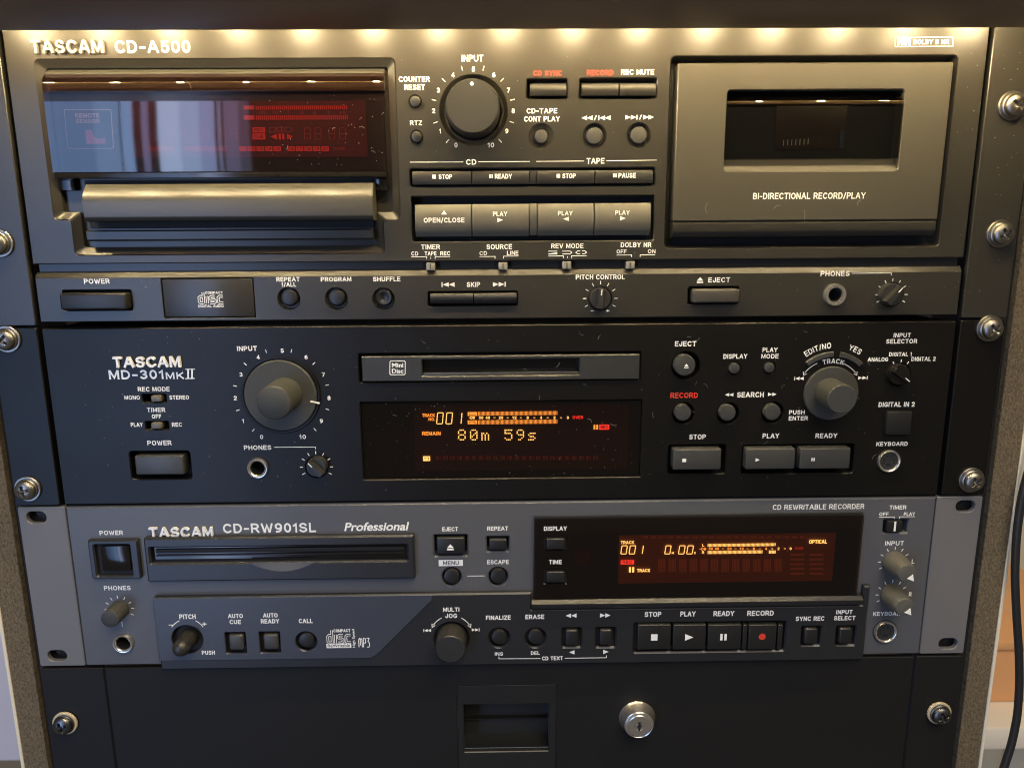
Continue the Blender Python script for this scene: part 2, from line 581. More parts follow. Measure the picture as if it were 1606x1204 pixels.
def LINES(parent, segs, wpx=1.0, m=None, d=.06, name='printed_line'):
    """printed rules: list of polylines in photo pixels"""
    x, y = segs[0][0]
    k = PXMM(x, y)
    mb = MB()
    strokes(mb, [([P(a, b, d) for a, b in s], False) for s in segs], wpx * k / 2, d)
    return up(mb.build(name, m or M['white'], parent, smooth=None, fix=False))

def DIAL(parent, cx, cy, r, angs, lpx=6, wpx=1.3, d=.06):
    X, Z = P(cx, cy)
    k = PXMM(cx, cy)
    mb = MB()
    ln = []
    for a in angs:
        s_, c_ = math.sin(R(a)), math.cos(R(a))
        ln.append(([(X + (r - lpx / 2) * k * s_, Z + (r - lpx / 2) * k * c_), (X + (r + lpx / 2) * k * s_, Z + (r + lpx / 2) * k * c_)], False))
    strokes(mb, ln, wpx * k / 2, d)
    return up(mb.build('dial_marks', M['white'], parent, smooth=None, fix=False))

def SYM(kind, x0, y0, x1, y1, parent, m=None, d=.06, name='symbol'):
    """transport symbols filling a pixel box: l / r triangles, | bar, / slash, s square, p pause, e eject, u up"""
    X0, Z0, X1, Z1 = RC(x0, y0, x1, y1, d)
    mb = MB()
    zm = (Z0 + Z1) / 2
    if kind == 's':
        mb.quad(X0, Z0, X1, Z1, d)
    elif kind == 'p':
        w = (X1 - X0) * .38
        mb.quad(X0, Z0, X0 + w, Z1, d).quad(X1 - w, Z0, X1, Z1, d)
    elif kind == 'e':
        h = (Z1 - Z0)
        mb.poly([(X0, Z0 + h * .38), (X1, Z0 + h * .38), ((X0 + X1) / 2, Z1)], d).quad(X0, Z0, X1, Z0 + h * .24, d)
    elif kind == 'u':
        mb.poly([(X0, Z0), (X1, Z0), ((X0 + X1) / 2, Z1)], d)
    elif kind == 'o':
        mb.poly(circ((X0 + X1) / 2, zm, (X1 - X0) / 2, 20), d)
    else:
        wd = {'l': 1., 'r': 1., '|': .28, '/': 1.0}
        tot = sum(wd[c] for c in kind)
        u = (X1 - X0) / tot
        x = X0
        for c in kind:
            w = wd[c] * u
            if c == 'l': mb.poly([(x, zm), (x + w, Z0), (x + w, Z1)], d)
            if c == 'r': mb.poly([(x, Z0), (x + w, zm), (x, Z1)], d)
            if c == '|': mb.quad(x + w * .15, Z0, x + w * .85, Z1, d)
            if c == '/': mb.poly([(x + w * .25, Z0), (x + w * .45, Z0), (x + w * .78, Z1), (x + w * .58, Z1)], d)
            x += w
    return up(mb.build(name, m or M['white'], parent, smooth=None, fix=False))

def FT(text, x0, y0, x1, y1, parent, m=None, d=.06, off=.02, shear=0., name='lettering', rot=False):
    """lower-case print from the built-in font, fitted to a pixel box"""
    cu = bpy.data.curves.new('tmp', 'FONT')
    cu.body = text
    cu.shear = shear
    cu.offset = off
    ob = bpy.data.objects.new('tmp', cu)
    me = bpy.data.meshes.new_from_object(ob)
    vs = [(v.co.x, v.co.y) for v in me.vertices]
    if rot: vs = [(-y, x) for x, y in vs]
    ax, bx = min(v[0] for v in vs), max(v[0] for v in vs)
    ay, by = min(v[1] for v in vs), max(v[1] for v in vs)
    X0, Z0, X1, Z1 = RC(x0, y0, x1, y1, d)
    mb = MB().add([(X0 + (x - ax) / (bx - ax) * (X1 - X0), Z0 + (y - ay) / (by - ay) * (Z1 - Z0), d) for x, y in vs],
                  [list(p.vertices) for p in me.polygons])
    bpy.data.objects.remove(ob)
    bpy.data.curves.remove(cu)
    bpy.data.meshes.remove(me)
    return up(mb.build(name, m or M['white'], parent, smooth=None, fix=False))

# ------------------------------------------------------------------ controls
class Device:
    """a rack unit: collects the holes of its faceplate, then builds it"""
    def __init__(s, root): s.root, s.holes = root, []
    def hole_r(s, x0, y0, x1, y1, r=.8):
        s.holes.append(rrect(*RC(x0, y0, x1, y1), r))
    def hole_c(s, cx, cy, rpx):
        X, Z = P(cx, cy)
        s.holes.append(circ(X, Z, rpx * PXMM(cx, cy)))

def rect_button(par, x0, y0, x1, y1, d, m, name='push_button', bev=.7, back=-6, seg=3):
    X0, Z0, X1, Z1 = RC(x0, y0, x1, y1, d)
    return MB().box(X0, Z0, X1, Z1, back, d, bev, seg).build(name, m, par)

def bulge_button(par, x0, y0, x1, y1, d0, d1, m, name='push_button', back=-6):
    """button whose front bulges like a shallow barrel"""
    X0, Z0, X1, Z1 = RC(x0, y0, x1, y1, d0)
    pr = [(Z1, back)]
    n = 10
    for i in range(n + 1):
        t = i / n
        pr.append((Z1 + (Z0 - Z1) * t, d0 + (d1 - d0) * math.sin(math.pi * (.08 + .86 * t)) ** .8))
    pr.append((Z0, back))
    return MB().prof_x(X0, X1, pr).build(name, m, par, smooth=40)

def round_button(par, cx, cy, rpx, d, m, name='round_button', dome=.5, dish=False, back=-5):
    X, Z = P(cx, cy, d)
    r = rpx * PXMM(cx, cy)
    if dish:
        pr = [(r, back), (r, d - .3), (r * .93, d), (r * .78, d), (r * .5, d - .6), (r * .2, d - .9)]
    else:
        pr = [(r, back), (r, d - dome - .3), (r * .94, d - dome * .6), (r * .8, d - dome * .3), (r * .45, d - .05), (r * .1, d)]
    return MB().lathe(X, Z, pr, 36).build(name, m, par, smooth=45)

def dish_ring(par, cx, cy, Rpx, rpx, m, depth=2.2):
    X, Z = P(cx, cy)
    k = PXMM(cx, cy)
    return MB().lathe(X, Z, [(Rpx * k + .02, -.25), (rpx * k + 1.0, -depth), (rpx * k + .25, -depth), (rpx * k + .25, -6)], 36, False).build('button_well', m, par, smooth=60, fix=False)

def ring_jack(par, cx, cy, Rpx, rpx, m, name='headphone_socket', d=1.6):
    X, Z = P(cx, cy)
    k = PXMM(cx, cy)
    Ro, ri = Rpx * k, rpx * k
    o = MB().lathe(X, Z, [(Ro, -.3), (Ro, d * .55), (Ro * .93, d), (ri * 1.13, d * .96), (ri, d * .5), (ri, -.4)], 40, False).build(name, m, par, smooth=60)
    MB().lathe(X, Z, [(ri * .995, d * .2), (ri * .97, -7), (ri * .1, -7)], 32).build('socket_bore', M['dark'], o, smooth=None)
    return o

def knob_stem(par, bx, by, rpx, length, m, base_d=0., tip=1., name='knob', ribs=0):
    """round knob standing straight out of the panel"""
    X, Z = P(bx, by, base_d)
    r = rpx * PXMM(bx, by)
    e = base_d + length
    return MB().lathe(X, Z, [(r, base_d), (r * (1 - (1 - tip) * .9), e - .7), (r * tip * .97, e - .2), (r * tip * .90, e), (r * .2, e)], 48).build(name, m, par, smooth=40)

def pointer_knob(par, cx, cy, rpx, ang, m, d=7., name='pointer_knob'):
    """small round skirt with a raised finger grip pointing at ang (degrees clockwise from up)"""
    X, Z = P(cx, cy, d * .4)
    r = rpx * PXMM(cx, cy)
    o = MB().lathe(X, Z, [(r, -3), (r, d * .45), (r * .93, d * .55), (r * .2, d * .55)], 36).build(name, m, par, smooth=40)
    a = R(ang)
    ux, uz = math.sin(a), math.cos(a)
    vx, vz = uz, -ux
    w = r * .36
    pts = [(-r * .95, -w), (-r * .95, w), (r * .95, w * .8), (r * 1.02, 0), (r * .95, -w * .8)]
    q = [(X + ux * p + vx * t, Z + uz * p + vz * t) for p, t in pts]
    q2 = [(X + ux * p * .94 + vx * t * .7, Z + uz * p * .94 + vz * t * .7) for p, t in pts]
    g = MB()
    g.loft(q, q2, d * .5, d)
    g.poly(q2, d)
    g.build('finger_grip', m, o, smooth=None)
    MB().prism([(X + ux * p + vx * t, Z + uz * p + vz * t) for p, t in ((r * .35, -.22), (r * .9, -.22), (r * .9, .22), (r * .35, .22))], d - .05, d + .06).build('pointer_line', M['white'], o, smooth=None)
    return o

def seg7(mb, ch, x0, z0, x1, z1, s, d, slant=.1, gap=.12):
    segs = {'0': 'abcdef', '1': 'bc', '2': 'abged', '3': 'abgcd', '4': 'fgbc', '5': 'afgcd', '6': 'afgedc', '7': 'abc', '8': 'abcdefg', '9': 'abcdfg'}[ch]
    zm = (z0 + z1) / 2
    L = {'a': ((x0, z1), (x1, z1)), 'b': ((x1, z1), (x1, zm)), 'c': ((x1, zm), (x1, z0)), 'd': ((x0, z0), (x1, z0)),
         'e': ((x0, zm), (x0, z0)), 'f': ((x0, z1), (x0, zm)), 'g': ((x0, zm), (x1, zm))}
    ln = []
    for c in segs:
        a, b = Vector(L[c][0]), Vector(L[c][1])
        t = (b - a).normalized()
        a, b = a + t * s * gap * 4, b - t * s * gap * 4
        ln.append(([(p.x + (p.y - zm) * slant, p.y) for p in (a, b)], False))
    strokes(mb, ln, s / 2, d)

def bars(mb, x0, y0, x1, y1, n, d, fill=.55):
    X0, Z0, X1, Z1 = RC(x0, y0, x1, y1, d)
    st = (X1 - X0) / n
    for i in range(n):
        mb.quad(X0 + i * st, Z0, X0 + (i + fill) * st, Z1, d)

DOTS = {'8': ("01110", "10001", "10001", "01110", "10001", "10001", "01110"), '0': ("01110", "10001", "10011", "10101", "11001", "10001", "01110"),
        'm': ("00000", "00000", "11010", "10101", "10101", "10101", "10101"), '5': ("11111", "10000", "11110", "00001", "00001", "10001", "01110"),
        '9': ("01110", "10001", "10001", "01111", "00001", "00010", "01100"), 's': ("00000", "00000", "01111", "10000", "01110", "00001", "11110")}
def dots(mb, ch, x0, y0, x1, y1, d):
    X0, Z0, X1, Z1 = RC(x0, y0, x1, y1, d)
    sx, sz = (X1 - X0) / 5, (Z1 - Z0) / 7
    for j, row in enumerate(DOTS[ch]):
        for i, c in enumerate(row):
            if c == '1':
                x, z = X0 + (i + .5) * sx, Z1 - (j + .5) * sz
                mb.quad(x - sx * .36, z - sz * .36, x + sx * .36, z + sz * .36, d)

def flat(mb, name, m, par):
    return up(mb.build(name, m, par, smooth=None, fix=False))

def boxed(word, x0, y0, x1, y1, par, m, inv, d, name='lit_word'):
    """a lit block with the word left dark in it"""
    o = flat(MB().quad(*RC(x0, y0, x1, y1, d), d), name, m, par)
    if word:
        h = y1 - y0
        w = x1 - x0
        T(word, x0 + w * .14, y0 + h * .2, x1 - w * .14, y1 - h * .2, par, inv, d=d + .05, name='dark_letters')
    return o

def disc_logo(par, x0, y0, x1, y1, d, below, dark, rewritable=False):
    """COMPACT over outlined disc over a strip"""
    w, h = x1 - x0, y1 - y0
    T('COMPACT', x0 + w * .28, y0, x1 - w * .04, y0 + h * .16, par, d=d, sw=.2)
    X0, Z0, X1, Z1 = RC(x0, y0 + h * .04, x1, y0 + h * .76, d)
    ww, hh = X1 - X0, Z1 - Z0
    f = lambda x, y: (X0 + x * ww, Z0 + y * hh)
    ln = [([f(.22, .62), f(.10, .62), f(.05, .52), f(.05, .16), f(.10, .06), f(.22, .06)], False), ([f(.22, .98), f(.22, .02)], False),
          ([f(.36, .66), f(.36, .02)], False),
          ([f(.66, .62), f(.52, .62), f(.47, .54), f(.47, .42), f(.52, .35), f(.61, .35), f(.66, .28), f(.66, .13), f(.61, .06), f(.46, .06)], False),
          ([f(.97, .62), f(.83, .62), f(.78, .52), f(.78, .16), f(.83, .06), f(.97, .06)], False)]
    o = flat(strokes(MB(), ln, ww * .052, d), 'logo_outline', M['white'], par)
    flat(strokes(MB(), ln, ww * .024, d + .04), 'logo_core', dark, par)
    if rewritable:
        boxed('', x0, y0 + h * .76, x1, y1, par, M['white'], dark, d, 'logo_strip')
        FT('ReWritable', x0 + w * .05, y0 + h * .79, x1 - w * .05, y1 - h * .04, par, dark, d + .05, .01)
    else:
        T('DIGITAL AUDIO', x0 + w * .02, y0 + h * .84, x1, y1, par, d=d, sw=.2)

LEAR, BODY, GAP = 241.3, 217.5, 2.2
def ear(par, side, z0, z1, m, slots=(), d=0., inner=None):
    xi = inner if inner is not None else BODY + GAP
    a, b = (-LEAR, -xi) if side < 0 else (xi, LEAR)
    hs = []
    for px, py in slots:
        X, Z = P(px, py)
        hs.append(rrect(X - 4.9, Z - 3.1, X + 4.9, Z + 3.1, 3.0, 6))
    return plate('mounting_ear', rrect(a, z0, b, z1, 1.0), hs, d, d - 3, .35, m, par)
# ================================================================== EQUIPMENT RACK
zb = -420
rack = thing('equipment_rack', 0, zb, 'equipment rack of raw chipboard boards and a brown lip around the units', 'rack')
def board(side):
    xi = side * 246.5
    xo = side * 258.9
    a, b = min(xi, xo), max(xi, xo)
    o = MB().box(a, zb, b, 30, -330, -3, .2, 1).build('side_board', M['chip'], rack)
    e0, e1 = side * 258.95, side * 260.6
    MB().box(min(e0, e1), zb, max(e0, e1), 30, -330, -2.4, .3, 1).build('laminate_edge', M['laminate'], o)
for s_ in (-1, 1):
    board(s_)
    a, b = sorted((s_ * 222, s_ * 246.3))
    MB().box(a, zb, b, 30, -30, -6.2, .3, 1).build('mounting_rail', M['rail'], rack)
# the brown lip over the top unit: hangs in front of the light strip, underside rising to the viewer
xl, zl = P(803, 44, 58)
MB().prof_x(-300, 300, [(zl + 1.2, 54), (zl + .3, 55), (zl, 57), (zl + .2, 62), (zl + 3.5, 112), (zl + 9, 118), (zl + 60, 118), (zl + 60, 54)]).build('top_lip', M['lip'], rack, smooth=40)
MB().box(-262, 24, 262, 40, -330, 54, .3, 1).build('top_board', M['lip'], rack)

# LED strip behind the lip: one chip every 33 mm
strip = thing('led_strip', 0, 9.6, 'warm white light strip hidden behind the brown lip above the top unit', 'light strip', d=47)
MB().box(-250, 9.6, 250, 10.6, 44.5, 49.5, .1, 1).build('strip_tape', M['tape'], strip)
for i in range(15):
    x = -229.5 + 33.2 * i
    MB().box(x - 1.5, 8.4, x + 1.5, 9.6, 45.5, 48.5, .0).build('led_chip', M['led'], strip, smooth=None)
MB().box(-262, 10.7, 262, 23.9, 41.5, 53.9, .3, 1).build('strip_batten', M['lip'], rack)

# ================================================================== TOP UNIT: CD PLAYER AND CASSETTE DECK
deck = thing('cassette_deck', 0, -132, 'large grey cd player and cassette deck at the top of the rack', 'cassette deck')
A = Device(deck)
ear(deck, -1, -132.6, -.6, M['deck'])
ear(deck, 1, -132.6, -.6, M['deck'])
MB().box(-BODY + 1, -131.5, BODY - 1, -1, -60, -8.2).build('chassis', M['dark'], deck)

# -- holes of the upper faceplate
A.hole_c(742.6, 173.2, 52.5)                                         # input knob ring
A.hole_c(651, 159.5, 9.2); A.hole_c(653.5, 215, 9.4)
A.hole_r(826, 124, 890, 154.5); A.hole_r(909, 123, 1030, 154)
for c in ((849, 214, 18.5), (932.3, 213, 17.8), (1002, 212, 17.8)): A.hole_c(*c)
A.hole_r(643, 264, 1027, 291); A.hole_r(645.5, 307.5, 1025.5, 378)
def PL(pts, d=0.): return [P(x, y, d) for x, y in pts]
def ortho(pts):
    """straighten nearly level / upright edges of an outline"""
    pts = [list(p) for p in pts]
    for i in range(len(pts)):
        a, b = pts[i], pts[(i + 1) % len(pts)]
        if abs(a[1] - b[1]) < abs(a[0] - b[0]) * .12: a[1] = b[1] = (a[1] + b[1]) / 2
        elif abs(a[0] - b[0]) < abs(a[1] - b[1]) * .12: a[0] = b[0] = (a[0] + b[0]) / 2
    for i in range(len(pts)):
        a, b = pts[i], pts[(i + 1) % len(pts)]
        if abs(a[1] - b[1]) < abs(a[0] - b[0]) * .12: b[1] = a[1]
        elif abs(a[0] - b[0]) < abs(a[1] - b[1]) * .12: b[0] = a[0]
    return [tuple(p) for p in pts]
tray_out = ortho(PL([(58, 94), (618, 92), (627, 343), (600, 344), (603, 397), (118, 399), (113, 344), (82, 344)]))
def inset(pts, t, r=0):
    """shrink an axis-aligned outline by t (mm)"""
    k, out = len(pts), []
    area2 = sum(pts[i][0] * pts[(i + 1) % k][1] - pts[(i + 1) % k][0] * pts[i][1] for i in range(k))
    sg = 1 if area2 > 0 else -1
    for i in range(k):
        p, a, b = Vector(pts[i]), Vector(pts[i - 1]), Vector(pts[(i + 1) % k])
        n1 = Vector((-(p - a).y, (p - a).x)).normalized() * sg
        n2 = Vector((-(b - p).y, (b - p).x)).normalized() * sg
        q = p + (n1 + n2) * t
        out.append((q.x, q.y))
    return out
tray_in = inset(tray_out, 3.2)
ro, ri = rounded(tray_out, 2.2), rounded(tray_in, 1.2)
A.holes.append(ro)
door_out = ortho(PL([(1052, 92), (1494, 84), (1481, 384), (1043, 391)]))
do, di = rounded(door_out, 2.5), rounded(inset(door_out, 1.2), 2.0)
A.holes.append(do)
ztop = -.4
zbrk = P(800, 409.3)[1]
plate('upper_faceplate', rrect(-BODY, zbrk, BODY, ztop, .6), A.holes, 0, -7.5, .5, M['deck'], deck)
# groove under the upper faceplate and the lower faceplate with its sloped upper edge
zl0, zl1 = P(800, 422)[1], P(800, 430.6)[1]
zlb = P(800, 499)[1]
MB().box(-BODY + .5, zl0 - 3, BODY - .5, zbrk + .4, -8, -4.2).build('switch_groove', M['deck'], deck)
B = Device(deck)
B.hole_c(1308, 462, 12.4); B.hole_r(254.8, 435.8, 399, 498.2, .4); B.hole_r(99, 454.5, 207, 487); B.hole_r(671, 456.5, 812, 480); B.hole_r(1078.5, 449, 1159, 477)
for c in ((453, 468.5, 17.6), (527.5, 468.5, 17.6), (601.5, 468.5, 17.2), (941.5, 468, 18.2), (1398, 462, 19)): B.hole_c(*c)
lowf = plate('lower_faceplate', rrect(-BODY + .3, zlb, BODY - .3, zl1, .3), B.holes, 0, -7.5, .25, M['deck'], deck)
MB().prof_x(-BODY + .3, BODY - .3, [(zl1 - .05, -.1), (zl0, -2.3), (zl0, -7.4), (zl1 - .05, -7.4)]).build('sloped_edge', M['deck'], deck, smooth=None)

# -- badge and maker's lettering
T('TASCAM', 51, 64, 164.5, 85, deck, M['pinkish'], d=0, sw=.2, name='raised_lettering', h=1.6)
T('CD-A500', 180, 63.5, 298.5, 83.5, deck, sw=.19)
# -- disc tray side
MB().loft(ro, ri, -.05, -2.4).loft(ri, ri, -2.4, -5).build('tray_bezel', M['deck'], deck, smooth=30, fix=False)
plate('tray_recess', [(x, z) for x, z in rounded(inset(tray_out, 1.8), 1)], [], -5, -7.2, .05, M['deck'], deck)
# display window: rounded upper edge, flat smoked front
gx0, gx1 = P(74, 190, 1)[0], P(604, 190, 1)[0]
gt, gb = P(340, 113.5, -2)[1], P(340, 269, 1.5)[1]
gs = P(340, 104, -4.5)[1]
MB().prof_x(gx0, gx1, [(gs, -4.9), (gt, -1.9), (gt - 8, -1.9), (gt - 8, -5)]).build('window_frame', M['door'], deck, smooth=None)
Rg = 6.2
def window_profile(zt, zbm, front, rr, back, thick=1.2, bulge=.25):
    o_, i_ = [], []
    for k in range(13):
        a = R(90 - 90 * k / 12)
        o_.append((zt - rr + rr * math.sin(a), front - rr + rr * math.cos(a)))
        i_.append((zt - rr + (rr - thick) * math.sin(a), front - rr + (rr - thick) * math.cos(a)))
    n = 8
    for k in range(1, n + 1):
        t = k / n
        z = (zt - rr) + (zbm - zt + rr) * t
        o_.append((z, front + bulge * math.sin(math.pi * t)))
        i_.append((z, front - thick))
    return [(zt, back)] + o_ + i_[::-1] + [(zt - thick, back)]
MB().prof_x(gx0, gx1, window_profile(gt, gb, 1.6, Rg, -4.2)).build('display_window', M['smoke'], deck, smooth=50)
gk = P(340, 279, 1)[1]
MB().box(gx0 + .3, gk, gx1 - .3, gb - .05, -4.9, 1.3, .3).build('window_sill', M['gloss'], deck)
for sx0, sx1 in ((92, 117), (590, 608)):
    MB().box(*RC(sx0, 278.6, sx1, 299, -2), -4.9, -1.5, .3).build('window_foot', M['gloss'], deck)
vp = flat(MB().quad(gx0 + 1, gb + .5, gx1 - 1, gt - 3.5, -3.6), 'display_panel', M['dark'], deck)
# lit display (red) behind the window
D0 = -3.2
def pd(x, y): return x, y
vf = flat(MB().quad(*RC(205, 159, 575, 247, D0), D0), 'lit_panel', M['vfd_red'], vp)
DA = D0 + .15
mb = MB()
bars(mb, 401, 166, 546, 172, 46, DA, .5); bars(mb, 401.5, 181, 547, 188, 46, DA, .5)
mb.quad(*RC(382, 166, 398.5, 172, DA), DA); mb.quad(*RC(382.5, 181, 399, 188, DA), DA)
flat(mb, 'level_meter', M['redmid'], vp)
for t_, x in (('-20', 411), ('10', 432), ('7', 452), ('3', 473), ('0', 494), ('3', 515), ('+6', 537)):
    T(t_, x - 2.4 * len(t_), 174, x + 2.4 * len(t_), 179, vp, M['reddim'], d=DA, sw=.15, name='scale_number')
boxed('REC', 396, 200, 416, 208, vp, M['redmid'], M['vfd_red'], DA); boxed('CUE', 396, 209.5, 416, 219, vp, M['redmid'], M['vfd_red'], DA)
LINES(vp, [[(423, 200), (455, 200), (459, 204), (455, 207.5), (423, 207.5), (423, 200)]], 1, M['reddim'], DA, 'word_outline')
T('PLAY', 431, 201.6, 449, 206.2, vp, M['reddim'], d=DA)
SYM('l', 424.5, 210, 434, 219, vp, M['redmid'], DA); SYM('p', 437, 210, 446, 219, vp, M['redmid'], DA); SYM('r', 450, 210, 459.5, 219, vp, M['redmid'], DA)
mb = MB()
for x0, x1 in ((477.5, 487), (494, 503.5), (516, 525), (532.5, 542), (345, 353.5), (362, 371), (318, 327), (300, 309), (283, 292), (265, 274)):
    X0, Z0, X1, Z1 = RC(x0, 201, x1, 218.5, DA)
    seg7(mb, '8', X0, Z0, X1, Z1, .28, DA, .02)
flat(mb, 'unlit_digits', M['reddim'], vp)
for k in range(20):
    x0 = [206, 290, 375.5, 450.5][k // 5] + 13.4 * (k % 5)
    if k >= 2: boxed(str(k + 1), x0, 229.8, x0 + 11.6, 237, vp, M['redmid'] if k > 9 else M['reddim'], M['vfd_red'], DA, 'track_number')
T('OVER', 522, 231, 541, 236, vp, M['reddim'], d=DA, sw=.15)
mb = MB()
for x in range(420, 560, 13): bars(mb, x, 192.5, x + 8, 195, 6, DA, .5); bars(mb, x + 4, 222, x + 9, 224.5, 4, DA, .5)
flat(mb, 'unlit_legends', M['ghost'], vp)
# remote sensor print on the inner face of the window
DS = D0 + .2
xs_ = [(101, 172), (172, 172), (174, 175), (178, 231), (175, 233), (109, 233), (106, 231), (101, 175), (101, 172)]
LINES(vp, [xs_], 1.1, mat('grey_print', (.45, .47, .5), .6), DS, 'sensor_frame')
T('REMOTE', 118, 178, 156, 185, vp, bpy.data.materials['grey_print'], d=DS); T('SENSOR', 119, 187, 156.5, 193.5, vp, bpy.data.materials['grey_print'], d=DS)
X0, Z0, X1, Z1 = RC(134.5, 204, 165, 226, DS)
ccx, ccz, cr_ = X1 - (X1 - X0) * .28, Z1 - (Z1 - Z0) * .12, (X1 - X0) * .36
pts = [(X0, Z0), (X1, Z0), (X1, Z0 + (Z1 - Z0) * .5)] + [(ccx + cr_ * math.cos(R(a)), ccz + cr_ * math.sin(R(a))) for a in range(-45, -200, -15)] + [(X0 + (X1 - X0) * .36, Z1), (X0, Z1)]
flat(MB().poly(pts, DS), 'sensor_window', emit('pink_sensor_glow', (.75, .16, .36), .35), vp)
# disc tray front
hx0, hx1 = P(129, 320, 8)[0], P(584, 320, 8)[0]
Z = lambda y, d=0.: P(400, y, d)[1]
MB().prof_x(hx0, hx1, [(Z(287, 3), -4), (Z(288, 3), 3), (Z(293, 4.6), 4.6), (Z(304, 6.6), 6.6), (Z(309, 7.4), 7.4), (Z(315, 7.8), 7.8), (Z(338, 7.6), 7.6), (Z(342, 7.2), 7.2), (Z(345, 6.2), 6.2), (Z(347, 4), 4), (Z(347, 4), -4)]).build('disc_tray', M['door'], deck, smooth=40)
MB().prof_x(P(136, 366, 2)[0], P(584, 366, 2)[0], [(Z(360, 1), -4.8), (Z(360, 1), 1), (Z(362, 2), 2.2), (Z(374, 2), 2.2), (Z(377, 1), 1), (Z(377, 1), -4.8)]).build('tray_bar', M['deck'], deck, smooth=30)
MB().box(P(131, 320, 0)[0], Z(357), P(583, 320, 0)[0], Z(281), -4.9, -3.2).build('tray_slot', M['dark'], deck)

# -- centre controls
kn = dish_ring(deck, 742.6, 173.2, 52.5, 44, M['deck'], 3.2)
X, Zk = P(742.5, 173.2, 0)
kr = 42.5 * PXMM(742, 173) * .965
ik = MB().lathe(X, Zk, [(kr * 1.02, -4), (kr, 10.5), (kr * .97, 12.2), (kr * .93, 12.7), (kr * .6, 12.6), (kr * .1, 12.6)], 64).build('input_knob', M['knob_black'], deck, smooth=35)
xd, zd = P(740, 131.5, 12.7)
flat(MB().poly(circ(xd, zd, .75, 16), 12.78), 'pointer_dot', M['white'], ik)
T('INPUT', 724, 86.5, 758, 97, deck)
DIAL(deck, 742.5, 172, 63, [-154 + 30.8 * (i + .5) for i in range(10)], 7)
def numbers(par, cx, cy, r, h=7.6, rx=None):
    for i in range(11):
        a = R(-154 + 30.8 * i)
        x, y = cx + (rx or r) * math.sin(a), cy - r * math.cos(a)
        w = 2.5 if i not in (1, 10) else (1.5 if i == 1 else 5.2)
        T(str(i), x - w, y - h / 2, x + w, y + h / 2, par, name='scale_number', sw=.2)
numbers(deck, 742.5, 171.5, 62.5)
T('COUNTER', 625.5, 120, 674, 129, deck); T('RESET', 634, 132.5, 666.5, 141.5, deck); T('RTZ', 643, 189, 662, 196.8, deck)
round_button(deck, 651, 159, 8.3, 2.2, M['btn_black']); round_button(deck, 653.5, 214.5, 8.5, 2.2, M['btn_black'])
LINES(deck, [[(643, 254.6), (726.5, 254.2)], [(750, 254), (831, 253.4)]]); T('CD', 731, 250, 747, 258.6, deck)
LINES(deck, [[(841, 253.3), (916, 252.8)], [(951.5, 252.4), (1030, 251.3)]]); T('TAPE', 920, 248, 948, 257, deck)
T('CD SYNC', 836.5, 111, 881.5, 119.2, deck, M['red']); T('RECORD', 920.5, 110, 962, 118.6, deck, M['red']); T('REC MUTE', 974, 109, 1026, 117.6, deck)
bulge_button(deck, 831.5, 131.5, 888, 150.5, 1.2, 2.4, M['btn']); bulge_button(deck, 912, 131, 969.5, 150.5, 1.2, 2.4, M['btn']); bulge_button(deck, 971.5, 131, 1028, 150.5, 1.2, 2.4, M['btn'])
T('CD-TAPE', 826, 170, 874, 178.2, deck); T('CONT PLAY', 822, 182.5, 878, 191, deck)
SYM('ll/|ll', 912, 181.5, 957.5, 188.8, deck); SYM('rr|/rr', 981, 180.5, 1025.5, 187.8, deck)
for cx, cy, Rp, rp in ((849, 214, 18.5, 10.3), (932.3, 213, 17.8, 12.7), (1002, 212, 17.8, 12.7)):
    dish_ring(deck, cx, cy, Rp, rp, M['deck'])
    round_button(deck, cx, cy, rp, 1.6, M['btn_grey'])
for x0, x1, sym, sx0, sx1, wd, wx0, wx1, y in ((647, 739, 's', 678, 683.5, 'STOP', 688, 709, 273.5), (740.5, 829.5, 'p', 767.5, 773, 'READY', 776, 803, 272.8),
                                        (842.5, 932, 's', 873, 878.5, 'STOP', 882, 903, 272.2), (933.5, 1023.5, 'p', 961.5, 967.5, 'PAUSE', 970, 997, 271.5)):
    yt = 269 - (x0 - 647) * .006
    b_ = bulge_button(deck, x0, yt, x1, yt + 20.5, .6, 1.5, M['btn'])
    SYM(sym, sx0, y + .7, sx1, y + 6.8, b_, d=1.62); T(wd, wx0, y, wx1, y + 7.6, b_, d=1.62)
bulge_button(deck, 830.5, 268, 841.5, 288.5, .2, .8, M['btn'], 'button_divider'); bulge_button(deck, 830.5, 319.5, 841.5, 369, -1.8, .6, M['btn_sheen'], 'button_divider')
for x0, x1, sym, sb, wd, wb in ((652, 739.3, 'u', (692, 330, 701, 336.5), 'OPEN/CLOSE', (664.5, 341.5, 728.5, 349.2)), (741, 829, 'r', (780, 341.5, 789, 348.8), 'PLAY', (773, 332, 795.5, 339.2)),
                                (843, 930, 'l', (883, 340, 892, 346.8), 'PLAY', (875, 331, 898, 338)), (931.7, 1018.5, 'r', (972.5, 339, 981.5, 346), 'PLAY', (965, 330, 987.5, 337))):
    yt = 321 - (x0 - 652) * .0085
    b_ = bulge_button(deck, x0, yt, x1, yt + 50, -1.5, 1.6, M['btn_sheen'])
    SYM(sym, *sb, b_, d=1.74); T(wd, *wb, b_, d=1.74)
